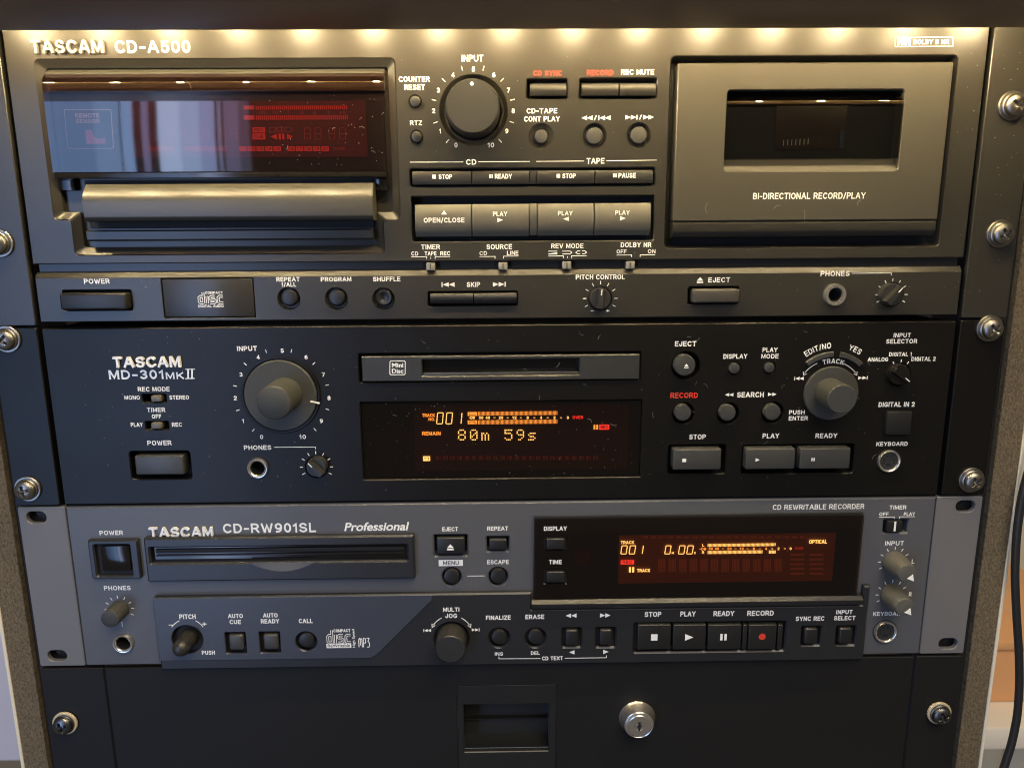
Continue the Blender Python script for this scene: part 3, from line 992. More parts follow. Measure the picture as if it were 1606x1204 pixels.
# -- slide switches in the groove
T('TIMER', 660.5, 383.5, 690, 391.2, deck); T('CD', 645, 394.5, 656, 401, deck); T('TAPE', 666, 394.4, 684.5, 400.8, deck); T('REC', 690.5, 394.2, 706, 400.6, deck)
LINES(deck, [[(645, 402.8), (669.2, 402.6), (669.2, 406.4)], [(675.5, 403), (675.5, 406.2)], [(682.5, 406.2), (682.5, 402.5), (706, 402.4)]])
T('SOURCE', 763, 383, 803, 391, deck); T('CD', 752, 394, 764, 400.3, deck); T('LINE', 795, 393.5, 813, 400, deck)
LINES(deck, [[(752, 402.4), (776.4, 402.2), (776.4, 405.8)], [(789.5, 405.6), (789.5, 401.9), (813, 401.6)]])
T('REV MODE', 864.5, 382, 915, 389.4, deck)
LINES(deck, [[(860, 401.7), (883.5, 401.4), (883.5, 404.8)], [(890, 401.8), (890, 404.8)], [(896.5, 404.6), (896.5, 401.3), (920, 401)]])
LINES(deck, [[(860, 394), (874, 394)], [(874, 396.5), (860, 398.6)], [(860, 398.6), (874, 398.4)]], 1.2)
LINES(deck, [[(882, 394), (894, 393.8), (897, 396), (894, 398.2), (882, 398.4)]], 1.2)
LINES(deck, [[(910, 393.6), (906, 393.6), (903, 396), (906, 398.2), (910, 398.2)], [(913, 393.4), (917, 393.4), (920, 395.7), (917, 398), (913, 398)]], 1.2)
T('DOLBY NR', 973.5, 380, 1021.5, 387.8, deck); T('OFF', 967, 391.5, 982.5, 397.7, deck); T('ON', 1016, 391, 1028, 397.2, deck)
LINES(deck, [[(967, 400.2), (990.5, 399.9), (990.5, 403.4)], [(1004, 403.2), (1004, 399.7), (1027.5, 399.4)]])
for x0, y0 in ((668.5, 412.5), (782, 411.7), (882, 410.3), (981.7, 410)):
    X0, Z0, X1, Z1 = RC(x0, y0, x0 + 13.8, y0 + 11.5, 0)
    MB().box(X0 - 2, Z0 - 1, X1 + 2, Z1 + 1, -4.3, -4.05).build('switch_slot', M['dark'], deck)
    nb = MB().box(X0, Z0, X1, Z1, -5, .6, .3).build('slide_switch', M['nub'], deck)
    MB().box((X0 + X1) / 2 - .25, Z0 + .4, (X0 + X1) / 2 + .25, Z1 - .4, .5, .75, .0).build('grip_rib', M['knob'], nb)
# -- cassette door
MB().loft(do, di, -.1, -7.3).build('door_surround', M['deck'], deck, smooth=30)
X0, Z0, X1, Z1 = door_out[3][0], door_out[3][1], door_out[1][0], door_out[1][1]
dx0, dx1 = P(1059, 230, 2)[0], P(1483, 220, 2)[0]
dzt, dzb = P(1274, 98.5, 2)[1], P(1268, 346, 2)[1]
win = rrect(*RC(1138, 141, 1413.5, 268.5, 2), 1.6)
cd_ = plate('cassette_door', rounded([(dx0, dzb), (dx1, dzb), (dx1, dzt), (dx0, dzt)], .8), [win], 2.2, -6, .45, M['door'], deck)
wx0, wz0, wx1, wz1 = RC(1138, 141, 1413.5, 268.5, 2)
wl = P(1275, 250, 0)[1]
MB().prof_x(wx0 - .2, wx1 + .2, [(wz0 - .4, 1.95), (wl, -2.2), (wl, -5), (wz0 - .4, -5)]).build('window_ledge', M['door'], cd_, smooth=None)
MB().prof_x(wx0 - .2, wx1 + .2, window_profile(wz1 + .1, wl + .1, 1.9, 7.0, -5.6, 1.0, .1)).build('door_window', M['dusky'], cd_, smooth=50)
MB().box(wx0 - 1, wz0, wx1 + 1, wz1 + 1, -7, -5.6).build('cassette_bay', M['dark'], cd_)
MB().box(*RC(1217, 165, 1327, 235, -4.5), -5.55, -5.0, .2).build('reflection_plate', mat('brown_reflection_tint', (.035, .02, .014), .4, var=.2, vscale=90), cd_)  # brown reflection in the door window, modelled as a tinted plate
mb = MB()
for i in range(7):
    X, Zq = P(1229 + i * 6.4, 224 - i * .3, -4.9)
    mb.quad(X - .18, Zq - 1.3, X + .18, Zq + 1.3, -4.9)
flat(mb, 'tape_scale', M['white'], cd_)
MB().box(P(1318, 220, -4.5)[0], P(1318, 232, -4.5)[1], P(1323, 220, -4.5)[0], P(1318, 205, -4.5)[1], -5.0, -4.6, .1).build('bay_post', mat('blue_bay_plastic', (.05, .09, .22), .3), cd_)
MB().prof_x(dx0 + .2, dx1 - .6, [(Z(352, 1), -6), (Z(352, 1), 1.2), (Z(355, 2), 2.2), (Z(366, 2), 2.4), (Z(373, 2), 1.6), (Z(378, 1), -.4), (Z(379, 1), -6)]).build('door_lip', M['deck'], cd_, smooth=40)
T('BI-DIRECTIONAL RECORD/PLAY', 1181, 302.3, 1357.5, 312.3, cd_, d=2.28, sw=.17)
LINES(deck, [[(1404, 59), (1425, 58.6), (1425, 73.4), (1404, 73.6), (1404, 58.4)], [(1414.5, 58.6), (1414.5, 73.5)]], 1.2)
mb = MB()
for sx, sg in ((1407, 1), (1422, -1)):
    X0, Z0 = P(sx, 72)
    X1, Z1 = P(sx + 6.3 * sg, 60)
    zm = (Z0 + Z1) / 2
    mb.poly([(X0, Z0)] + [(X0 + (X1 - X0) * math.cos(R(a)), zm + (Z1 - Z0) / 2 * math.sin(R(a))) for a in range(-80, 81, 20)] + [(X0, Z1)], .06)
flat(mb, 'noise_reduction_emblem', M['white'], deck)
LINES(deck, [[(1427.5, 59), (1494.5, 58.4), (1494.3, 72.8), (1427.5, 73.4), (1427.5, 58.5)]], 1.2); T('DOLBY B NR', 1432.5, 62.2, 1488.5, 69.8, deck, sw=.22)
# -- lower strip
T('POWER', 131.5, 437, 172, 445, deck)
X0, Z0, X1, Z1 = RC(101, 457.5, 205, 485.5)
MB().box(X0, Z0 + .3, X1, Z1 - .3, -6, 4.2, 1.1, 3).build('power_button', M['btn_black'], deck)
bdg = MB().box(*RC(256.5, 437.5, 397.5, 496.6, 0), -5, .05, .3, 2).build('disc_badge', M['deck'], deck)
disc_logo(bdg, 310, 457, 351, 482, .11, '', M['deck'])
T('REPEAT', 433.5, 434.5, 470, 441.6, deck); T('1/ALL', 441.5, 443, 464.5, 449.6, deck); T('PROGRAM', 503, 434.3, 551, 441.4, deck); T('SHUFFLE', 585, 434, 628, 441.2, deck)
for i, cx in enumerate((453, 527.5, 601.5)):
    dish_ring(deck, cx, 468.5, 17.6 if i < 2 else 17.2, 12, M['deck'], 3)
    round_button(deck, cx + .6, 467, 11.8, 2.4, M['btn_black'], dish=(i == 2))
SYM('|ll', 692, 442.6, 713, 450, deck); T('SKIP', 732, 442.4, 753, 450, deck); SYM('rr|', 773, 442.2, 793.5, 449.6, deck)
bulge_button(deck, 675, 460, 742, 475.5, .9, 2.2, M['btn_black']); bulge_button(deck, 743.5, 459.6, 810, 475.2, .9, 2.2, M['btn_black'])
T('PITCH CONTROL', 903, 430.5, 980, 438.2, deck)
DIAL(deck, 941.5, 468, 24.6, (-118, -90, -58, -29, 0, 29, 58, 90, 118), 5.2)
pointer_knob(deck, 941.5, 468, 16.6, 4, M['knob_black'], 5)
T('-', 926.5, 484, 931.5, 490, deck, sw=.2); T('+', 950.5, 484, 956, 490, deck, sw=.2)
SYM('e', 1093, 434.5, 1103, 444, deck); T('EJECT', 1111, 435, 1145, 442.8, deck)
MB().box(*[c for c in RC(1084, 452.5, 1157, 474)], -6, 3.4, 1.0, 3).build('eject_button', mat('scuffed_button_plastic', (.055, .05, .042), .4, bump=.3, bscale=500, var=.1, vscale=160), deck)
T('PHONES', 1287, 425, 1332.5, 433, deck); LINES(deck, [[(1336, 428.8), (1398, 428.2), (1398, 432)]])
ring_jack(deck, 1308, 462, 17.4, 10.2, M['steel'], d=2.2)
DIAL(deck, 1398, 462, 22.8, (-118, -90, -58, -29, 0, 29, 58, 90, 118), 4.8)
pointer_knob(deck, 1398, 462, 17.2, 40, M['knob_black'], 7)
# ================================================================== MIDDLE UNIT: MINIDISC RECORDER
md = thing('minidisc_recorder', 0, -221, 'black minidisc recorder with an amber display, between the cassette deck and the grey cd recorder', 'minidisc recorder')
K = Device(md)
mzt, mzb = -134.0, -221.6
ear(md, -1, -221.8, -133.6, M['black']); ear(md, 1, -221.8, -133.6, M['black'])
MB().box(-BODY + 1, mzb + 1, BODY - 1, mzt - 1, -60, -8.2).build('chassis', M['dark'], md)
K.hole_r(223.5, 618.5, 260, 630.5, .3); K.hole_r(228.5, 661, 264, 673, .3); K.hole_r(205, 707.5, 299, 751, 1.5)
K.hole_c(496.5, 732, 17); K.hole_c(405, 733, 12.6); K.hole_r(563, 553, 1004.5, 598, .5); K.hole_r(567.5, 629, 1005.5, 749.6, .4)
K.hole_c(1076, 573, 22); K.hole_c(1152.5, 578, 9.4); K.hole_c(1207.5, 577, 9)
for c in ((1072, 648), (1142, 648), (1212, 647)): K.hole_c(*c, 17)
K.hole_r(1048, 697.5, 1138, 742.5, 1.2); K.hole_r(1164, 697, 1339, 742, 1.2)
K.hole_c(1410, 587, 17.5); K.hole_c(1393.5, 722.5, 17.5)
plate('faceplate', rrect(-BODY, mzb, BODY, mzt, .6), K.holes, 0, -7.5, .5, M['black'], md)
T('TASCAM', 179, 558.5, 284.5, 575.5, md, M['silver'], d=0, sw=.2, name='raised_lettering', h=1.5)
T('MD-301', 170.5, 580, 256.5, 594.5, md, M['silver'], sw=.2); T('MK', 260, 583.5, 288, 594.3, md, M['silver'], sw=.2)
LINES(md, [[(290.5, 579), (305.5, 578.8)], [(290.5, 593.6), (305.5, 593.2)]], 1.4, M['silver']); LINES(md, [[(295, 579.4), (295, 593)], [(301.2, 579.3), (301.2, 592.8)]], 2.6, M['silver'])
T('REC MODE', 216, 606.5, 266, 613.6, md); T('MONO', 195, 620, 219.5, 626.5, md); T('STEREO', 265.5, 619.8, 296.5, 626.3, md)
T('TIMER', 230.5, 639, 259, 646, md); T('OFF', 238, 649.5, 253, 656, md); T('PLAY', 205, 662.5, 224, 669, md); T('REC', 269.5, 662.3, 285.5, 668.8, md)
T('POWER', 231, 690.5, 269, 698, md)
for x0, y0, x1, y1 in ((237, 620.5, 252, 630), (237, 663, 252.5, 672.5)):
    MB().box(*RC(x0, y0, x1, y1, 1.5), -6, 1.8, .5).build('slide_switch', mat('grey_switch', (.12, .11, .09), .45), md)
MB().box(*RC(214, 713, 290, 743, 0), -6, 1.6, .8, 3).build('power_button', M['btn_grey'], md)
# input knob: flat disc with a long grip
T('INPUT', 371.5, 542.6, 403, 550.2, md)
X, Zk = P(441, 619.5)
kr = 62 * PXMM(441, 619)
MB().lathe(X, Zk, [(kr, 0.02), (kr, .7), (kr * .975, .9), (kr * .94, .7), (kr * .93, .1)], 64, False).build('knob_ring', M['black'], md, smooth=40)
dk = MB().lathe(X, Zk, [(kr * .915, 0), (kr * .915, 1.6), (kr * .89, 2.0), (kr * .1, 2.0)], 64).build('input_knob', M['knob'], md, smooth=35)
X2, Z2 = P(447.5, 617.5, 2)
gr_ = 26.4 * PXMM(441, 619)
MB().lathe(X2, Z2, [(gr_, 1.9), (gr_ * .985, 20.2), (gr_ * .96, 21), (gr_ * .9, 21.4), (gr_ * .1, 21.4)], 48).build('knob_grip', M['knob'], dk, smooth=40)
a, b = P(487, 629, 2), P(501.5, 632, 2)
flat(strokes(MB(), [([a, b], False)], .42, 2.06), 'pointer_line', M['white'], dk)
DIAL(md, 442, 620.5, 74, [-154 + 30.8 * (i + .5) for i in range(10)], 5.6)
numbers(md, 442.5, 621, 71, 6.6, 73.5)
T('PHONES', 382.5, 698, 425.5, 705.2, md); LINES(md, [[(429.5, 701.2), (494.8, 700.8), (494.8, 704.2)]])
ring_jack(md, 405, 733, 16.2, 11, M['steel'], d=2)
DIAL(md, 496.5, 732, 23.6, (-118, -90, -58, -29, 0, 29, 58, 90, 118), 5)
pointer_knob(md, 496.5, 732, 15.8, -43, M['knob_black'], 7)
# disc slot
X0, Z0, X1, Z1 = RC(567.5, 557, 1003, 596.5, .5)
sl = rrect(*RC(662, 563, 909, 588.5, .5), .3)
sb = plate('slot_bezel', rrect(X0, Z0, X1, Z1, .4), [sl], .9, -5.5, .5, M['slot'], md)
sx0, sz0, sx1, sz1 = RC(662, 563, 909, 588.5, .5)
MB().box(sx0 + .1, sz0 - .2, sx1 - .1, sz0 + 1.3, -5, -.6, .25).build('slot_sill', M['btn_grey'], sb)
MB().box(sx0 - .2, sz0 - .2, sx1 + .2, sz1 + .2, -7, -5.6).build('slot_flap', M['gloss'], sb)
LINES(sb, [[tuple(p) for p in ((613, 566), (634, 565.8), (635.6, 567.4), (635.4, 586), (634, 587.4), (613, 587.6), (611.4, 586), (611.6, 567.4), (613, 566))]], 1.3, d=.98)
FT('Mini', 614.5, 569, 632.5, 576, sb, d=.98, off=.03); FT('Disc', 614.5, 578.3, 632.5, 585.2, sb, d=.98, off=.03)
# display
X0, Z0, X1, Z1 = RC(568.5, 630, 1004.5, 748.8, -.4)
MB().box(X0, Z0, X1, Z1, -1.0, -.4, .12, 1).build('display_window', M['smoke'], md)
mp_ = flat(MB().quad(X0, Z0, X1, Z1, -4.2), 'display_panel', M['dark'], md)
D1 = -3.2
flat(MB().quad(*RC(650, 634, 985, 737, D1 - .6), D1 - .6), 'lit_panel', M['vfd_brown'], mp_)
DB = D1
T('TRACK', 662, 648.4, 682, 653.6, mp_, M['amber'], d=DB); T('NO.', 672, 655, 682.5, 659.6, mp_, M['amber'], d=DB)
mb = MB()
for ch, x0, x1 in (('0', 685.5, 694.5), ('0', 700, 709), ('1', 717, 723.8)):
    a = RC(x0, 647.2, x1, 664.4, DB)
    seg7(mb, ch, *a, .42, DB, .11, .06)
flat(mb, 'lit_digits', M['yellow'], mp_)
boxed('L', 733.5, 646, 748.4, 652, mp_, M['amber'], M['dark'], DB); boxed('R', 733.5, 659, 748.4, 664.8, mp_, M['amber'], M['dark'], DB)
mb = MB()
bars(mb, 750, 645, 875, 651, 63, DB, .48); bars(mb, 750, 658.2, 875, 664.6, 63, DB, .48)
flat(mb, 'level_meter', M['amber'], mp_)
for t_, x in (('-DB', 740), ('50', 754.5), ('40', 765), ('*', 775.5), ('20', 785.7), ('*', 796.3), ('12', 806.8), ('*', 817), ('8', 827.6), ('*', 838), ('4', 848.6), ('*', 859), ('2', 869.7), ('*', 880), ('0', 890.7)):
    w = {1: 1.6, 2: 3.4, 3: 4.6}[len(t_)]
    T(t_, x - w, 652.6, x + w, 656.9, mp_, M['yellow'], d=DB, name='scale_number', sw=.2)
T('OVER', 898, 652, 914.5, 656.6, mp_, M['redlit'], d=DB)
T('REMAIN', 662, 676.6, 691, 682.4, mp_, M['amber'], d=DB, sw=.2)
mb = MB()
for ch, x0, x1 in (('8', 718, 730.6), ('0', 736.8, 749.2), ('m', 754.6, 767.4), ('5', 791, 803.8), ('9', 810, 822.2), ('s', 828, 840.2)):
    dots(mb, ch, x0, 673, x1, 690.6, DB)
flat(mb, 'dot_matrix_text', M['yellow'], mp_)
boxed('1', 663.5, 715.2, 674.6, 722.6, mp_, M['yellow'], M['dark'], DB)
SYM('p', 931, 666, 938, 673.4, mp_, M['amber'], DB); boxed('REC', 939.8, 665.6, 955.6, 673.6, mp_, M['redlit'], M['dark'], DB)
mb = MB()
for i in range(23): bars(mb, 684 + i * 11.2, 714.5, 692 + i * 11.2, 721, 4, DB, .5)
flat(mb, 'unlit_legends', M['ghost'], mp_)
# right-hand controls
T('EJECT', 1058.5, 535, 1092, 543, md)
eb = round_button(md, 1074.5, 573, 16.6, 3.2, M['btn_grey'], name='eject_button', dome=.4)
SYM('e', 1073, 570.3, 1080, 577.4, eb, d=3.3)
T('DISPLAY', 1134.5, 555, 1172, 562.4, md); T('PLAY', 1196, 545, 1219.5, 552, md); T('MODE', 1194, 555, 1221, 562, md)
round_button(md, 1152.5, 578, 8.4, 1.8, M['btn_grey']); round_button(md, 1207.5, 577, 8, 1.8, M['btn_grey'])
T('RECORD', 1051.5, 615.5, 1094.5, 624, md, M['red'])
SYM('ll', 1137, 616, 1150.3, 621.8, md); T('SEARCH', 1156, 614.6, 1198, 623, md); SYM('rr', 1204.5, 615.2, 1218, 621.2, md)
for c in ((1071.5, 647.5), (1141.5, 647.5), (1212, 646.5)): round_button(md, *c, 12.8, 3.0, M['btn_grey'], dome=.35)
T('PUSH', 1237.5, 643, 1262, 649.6, md); T('ENTER', 1237, 652.4, 1267, 659, md)
T('STOP', 1081, 681, 1107, 688.6, md); T('PLAY', 1196, 679.4, 1222, 687, md); T('READY', 1279, 679.3, 1313, 686.6, md)
for x0, x1, y0, sym, sbx in ((1056, 1131, 704.5, 's', (1070, 719, 1076.2, 724.4)), (1170, 1247, 703.5, 'r', (1185, 718, 1191.4, 723.8)), (1255, 1333.5, 703, 'p', (1272.5, 717.6, 1277.8, 722.8))):
    b_ = rect_button(md, x0, y0, x1, y0 + 32, 4.0, M['btn_grey'], bev=.6)
    SYM(sym, *sbx, b_, d=4.06)
# track knob
X, Zk = P(1302, 616)
kr = 42.3 * PXMM(1302, 616)
tk = MB().lathe(X, Zk, [(kr, 0), (kr, 1.4), (kr * .975, 1.8), (kr * .1, 1.8)], 56).build('track_knob', M['knob'], md, smooth=35)
X2, Z2 = P(1300.5, 615.5, 2)
gr_ = 23.2 * PXMM(1302, 616)
MB().lathe(X2, Z2, [(gr_, 1.7), (gr_ * .985, 15.4), (gr_ * .96, 16.2), (gr_ * .9, 16.6), (gr_ * .1, 16.6)], 48).build('knob_grip', M['knob'], tk, smooth=40)
def arc_bar(a0, a1, r0, r1):
    Xc, Zc = P(1302, 617)
    k = PXMM(1302, 617)
    n = 12
    out = [(Xc + r1 * k * math.sin(R(a0 + (a1 - a0) * i / n)), Zc + r1 * k * math.cos(R(a0 + (a1 - a0) * i / n))) for i in range(n + 1)]
    inn = [(Xc + r0 * k * math.sin(R(a0 + (a1 - a0) * i / n)), Zc + r0 * k * math.cos(R(a0 + (a1 - a0) * i / n))) for i in range(n + 1)]
    plate('arc_button', out + inn[::-1], [], 1.6, -.5, .3, M['btn_grey'], md)
arc_bar(-41, -1, 58.5, 66.5); arc_bar(9, 43, 58.5, 66.5)
T_arc('EDIT/NO', 1302, 617, 76, -35, -4, 7.5, md); T_arc('YES', 1302, 617, 77, 18.5, 33, 7.5, md); T_arc('TRACK', 1302, 617, 51.5, -17, 19, 6.5, md)
for s_ in (-1, 1):
    LINES(md, [[(1302 + s_ * 51.5 * math.sin(R(a)), 617 - 51.5 * math.cos(R(a))) for a in range(23, 55, 4)]], .9)
    ex, ey = 1302 + s_ * 51.5 * math.sin(R(54)), 617 - 51.5 * math.cos(R(54))
    LINES(md, [[(ex - s_ * 4.6, ey - .6), (ex, ey + 1.2), (ex + s_ * .6, ey - 4)]], 1.2)
SYM('|ll', 1245.5, 590.6, 1260.5, 596.2, md); SYM('rr|', 1346, 589.6, 1361, 595.2, md)
T('INPUT', 1401.5, 522.2, 1428.5, 529, md); T('SELECTOR', 1390, 531.6, 1438.5, 538.6, md)
T('DIGITAL 1', 1394.5, 552.2, 1430, 558.4, md); T('ANALOG', 1361, 560.2, 1393, 566.8, md); T('DIGITAL 2', 1429.5, 559.5, 1467.5, 566, md)
DIAL(md, 1410.5, 587, 21.5, (-31, 2, 32), 4.5)
pointer_knob(md, 1410, 587, 16.4, 128, M['gloss'], 6)
T('DIGITAL IN 2', 1378, 630.2, 1434.5, 637.8, md)
MB().box(*RC(1387, 643.8, 1426, 679.6), -.5, 2.2, .5).build('optical_socket_cover', M['btn_black'], md)
T('KEYBOARD', 1374.5, 692.6, 1423.5, 699, md)
def din(par, cx, cy, rp):
    o = ring_jack(par, cx, cy, rp, rp * .77, M['steel'], 'keyboard_socket', 1.4)
    X, Zc = P(cx, cy)
    r = rp * .76 * PXMM(cx, cy)
    f = MB().lathe(X, Zc, [(r, .2), (r * .98, .35), (r * .1, .35)], 30).build('socket_insert', M['slot'], o, smooth=None)
    mb = MB()
    for a in (20, 65, 115, 160, 200, 340): mb.poly(circ(X + r * .62 * math.cos(R(a)), Zc + r * .62 * math.sin(R(a)), r * .12, 10), .42)
    mb.quad(X - r * .3, Zc - r * .6, X + r * .3, Zc - r * .3, .42)
    flat(mb, 'pin_hole', M['dark'], o)
din(md, 1393.5, 722.5, 18)

# ================================================================== LOWER UNIT: CD RECORDER
rw = thing('cd_recorder', 0, -310, 'slate grey cd recorder with pale mounting ears, right above the black drawer', 'cd recorder')
Q = Device(rw)
rzt, rzb = -222.8, -309.8
ear(rw, -1, -310.0, -222.9, M['ear'], ((55.5, 812), (88.5, 1029)), -.6, BODY + .5); ear(rw, 1, -310.0, -222.9, M['ear'], ((1515.5, 794.5), (1488, 1010)), -.6, BODY + .5)
MB().box(-BODY + 1, rzb + 1, BODY - 1, rzt - 1, -60, -8.2).build('chassis', M['dark'], rw)
Q.hole_r(681, 839, 733, 871.5, .5); Q.hole_r(763.5, 841.5, 798, 864, .5)
Q.hole_c(194.5, 1007, 12.6); Q.hole_c(708.3, 904.5, 15); Q.hole_c(781.3, 904, 15); Q.hole_c(1388, 990, 17.5); Q.hole_r(1386, 815, 1424, 835, .4)
plate('faceplate', rrect(-BODY, rzb, BODY, rzt, .5), Q.holes, 0, -7.5, .8, M['slate'], rw)
# power button in a raised frame
X0, Z0, X1, Z1 = RC(141, 846, 219, 907, 2)
ho = RC(150.5, 853.5, 206, 902, 2)
fr_ = plate('power_frame', rrect(X0, Z0, X1, Z1, .8), [rrect(*ho, .8)], 2.6, -.5, .7, M['slate_dark'], rw)
MB().box(ho[0] - .3, ho[1] - .3, ho[2] + .3, ho[3] + .3, .02, .2).build('frame_floor', M['dark'], fr_)
MB().box(ho[0] + 2.6, ho[1] + 2.4, ho[2] - .6, ho[3] - 1.0, .1, 1.8, .5).build('power_button', M['gloss'], rw)
T('POWER', 156, 831.5, 193, 838.6, rw); T('PHONES', 163, 918, 205, 925, rw)
knob_stem(rw, 188, 954.5, 14.6, 10.5, M['knob'], tip=.96, name='phones_knob')
DIAL(rw, 187.5, 955, 21, (-90, -60, -31, -3, 27, 57, 86, 115), 5.0, 1.1); LINES(rw, [[(191.2, 974), (191.8, 982.5)]])
ring_jack(rw, 194.5, 1007, 15.8, 11, M['steel'], d=1.8)
T('TASCAM', 235, 825.5, 335, 841, rw, M['silver'], d=0, sw=.2, name='raised_lettering', h=1.2)
T('CD-RW901SL', 349.5, 820, 495.5, 835, rw, sw=.19)
FT('Professional', 539.5, 818.5, 642, 832, rw, off=.022, shear=.22)
# disc slot block
X0, Z0, X1, Z1 = RC(228, 841, 650.5, 909.5, 3)
s0 = RC(236, 856.5, 638.5, 880.5, 3)
sbk = plate('slot_block', rrect(X0, Z0, X1, Z1, .8), [rrect(*s0, .4)], 3.4, -.5, .9, M['slate_dark'], rw)
MB().box(s0[0] - .2, s0[1] - .2, s0[2] + .2, s0[3] + .2, .02, .4).build('slot_floor', M['gloss'], sbk)
zc = (s0[1] + s0[3]) / 2
MB().box(s0[0] + 1.8, zc - 1.2, s0[2] - 1.8, zc - .7, .3, 1.4, .1).build('slot_flap', M['btn_black'], sbk)
MB().box(s0[0] + 1.8, zc + .4, s0[2] - 1.8, zc + 2.4, .3, 1.2, .1).build('slot_flap', M['dark'], sbk)
xa, za = P(387, 875, 3.4); xb, zb2 = P(497, 873, 3.4); xm, zm2 = P(441, 895.5, 3.4)
za = zb2 = s0[1] - .1
n = 20
top = [(xa + (xb - xa) * i / n, za) for i in range(n + 1)]
bot = [(xa + (xb - xa) * i / n, za - (za - zm2) * math.sin(math.pi * i / n)) for i in range(n + 1)]
mb = MB()
mb.add([(x, z, 3.5) for x, z in bot] + [(x, z + .0, 3.46 + 1.3 * 0) for x, z in top] + [(x, (z + za) / 2, 3.5 - 1.0 * math.sin(math.pi * i / n) + .0) for i, (x, z) in enumerate(bot)],
       [[i, i + 1, 2 * (n + 1) + i + 1, 2 * (n + 1) + i] for i in range(n)] + [[2 * (n + 1) + i, 2 * (n + 1) + i + 1, n + 1 + i + 1, n + 1 + i] for i in range(n)])
# finger scallop: a shallow bright facet set a hair proud of the block
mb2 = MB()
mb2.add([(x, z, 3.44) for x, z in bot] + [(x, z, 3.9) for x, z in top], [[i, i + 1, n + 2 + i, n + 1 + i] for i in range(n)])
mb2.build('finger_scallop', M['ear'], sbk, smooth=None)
# eject / menu / repeat / escape
T('EJECT', 693.5, 826, 718.5, 832.6, rw); T('REPEAT', 764, 825, 797, 831.6, rw); T('ESCAPE', 764, 877.5, 798, 884.2, rw)
b_ = rect_button(rw, 685, 843, 729, 869, 1.6, M['btn_black'], 'eject_button'); SYM('e', 701, 853, 711.6, 862.4, b_, d=1.66)
rect_button(rw, 767, 845.5, 794.8, 862.5, 1.6, M['btn_black'])
mn = flat(MB().quad(*RC(688, 877.5, 726, 887), .06), 'menu_plate', M['white'], rw); T('MENU', 695, 879.2, 719.6, 885.4, rw, M['slate'], d=.12)
round_button(rw, 708.3, 904.5, 12, 2.0, M['btn_black']); round_button(rw, 781.3, 904, 12, 2.0, M['btn_black']); LINES(rw, [[(733, 902.8), (760, 902.5)]])
# display block
X0, Z0, X1, Z1 = RC(838, 810.5, 1349.5, 936.5, 3)
MB().box(X0 - .5, Z0 - .5, X1 + .5, Z1 + .5, -.5, .9, .3).build('display_frame', M['slate_dark'], rw)
b1, b2 = RC(852.5, 840, 889.5, 862.5, 3), RC(852.5, 892, 889.5, 914.5, 3)
plate('display_window', rrect(X0, Z0, X1, Z1, .4), [rrect(*b1, .3), rrect(*b2, .3)], 3.2, 2.5, .15, M['smoke'], rw)
rp = flat(MB().quad(X0, Z0, X1, Z1, 1.0), 'display_panel', M['dark'], rw)
for bx in ((857, 844.5, 885.8, 861.3), (857, 896.5, 885.8, 913)): rect_button(rw, *bx, 4.4, M['btn_black'], back=1.1, bev=.6)
T('DISPLAY', 853, 825, 889, 831.8, rw, d=3.26); T('TIME', 861, 877.5, 881, 884.2, rw, d=3.26)
Xi, Zi = P(914, 873.5, 1.2)
flat(MB().poly(circ(Xi, Zi, 4.2, 28), 1.06), 'remote_eye', mat('dark_red_lens', (.06, .008, .01), .4), rp)
MB().prof_x(P(834, 945, 4)[0], P(1352, 945, 4)[0], [(P(1090, 937.6, 4)[1], -.4), (P(1090, 938.2, 4)[1], 3.3), (P(1090, 944, 5)[1], 5.2), (P(1090, 949, 5)[1], 5.0), (P(1090, 951, 4)[1], 4.2), (P(1090, 951, 4)[1], -.4)]).build('display_lip', M['slate_dark'], rw, smooth=30)
DR = 1.9
flat(MB().quad(*RC(970, 837, 1308, 912.5, 1.2), 1.2), 'lit_panel', M['vfd_amber'], rp)
T('TRACK', 973.5, 847.8, 994.5, 852.6, rp, M['yellow'], d=DR)
mb = MB()
for ch, x0, x1 in (('0', 974.5, 983), ('0', 987.5, 996), ('1', 1002, 1008.2), ('0', 1043.5, 1051.6), ('0', 1065, 1073.6), ('0', 1078, 1086.6)):
    seg7(mb, ch, *RC(x0, 855.4, x1, 868.2, DR), .42, DR, .12, .05)
flat(mb, 'lit_digits', M['yellow'], rp)
T('M', 1053.6, 865, 1057, 868.4, rp, M['yellow'], d=DR); T('S', 1088.3, 865, 1091, 868.4, rp, M['yellow'], d=DR)
T('L', 1101.5, 852.6, 1104.5, 856.6, rp, M['yellow'], d=DR); T('R', 1101, 863.8, 1104.5, 868, rp, M['yellow'], d=DR); T('-DB', 1097, 858.4, 1107.5, 862.4, rp, M['amber'], d=DR)
mb = MB()
bars(mb, 1110, 852, 1217, 856.4, 54, DR, .58); bars(mb, 1110, 863, 1196.5, 867.8, 44, DR, .58); bars(mb, 1206, 862.8, 1217, 867.5, 5, DR, .7)
flat(mb, 'level_meter', M['yellow'], rp)
for t_, x in (('50', 1114.7), ('40', 1124.4), ('*', 1133.8), ('20', 1144), ('*', 1153.5), ('12', 1163.2), ('*', 1172.4), ('8', 1182.3), ('*', 1191.8), ('4', 1201.5), ('*', 1211), ('2', 1221), ('*', 1231), ('0', 1240)):
    w = {1: 1.5, 2: 3.2}[len(t_)]
    T(t_, x - w, 858, x + w, 862, rp, M['amber'] if x < 1210 else M['yellow'], d=DR, name='scale_number', sw=.2)
T('OVER', 1246.5, 857.6, 1259.8, 861.4, rp, M['redmid'], d=DR)
boxed('REC', 973.5, 878, 994.5, 884.6, rp, M['redlit'], M['vfd_amber'], DR)
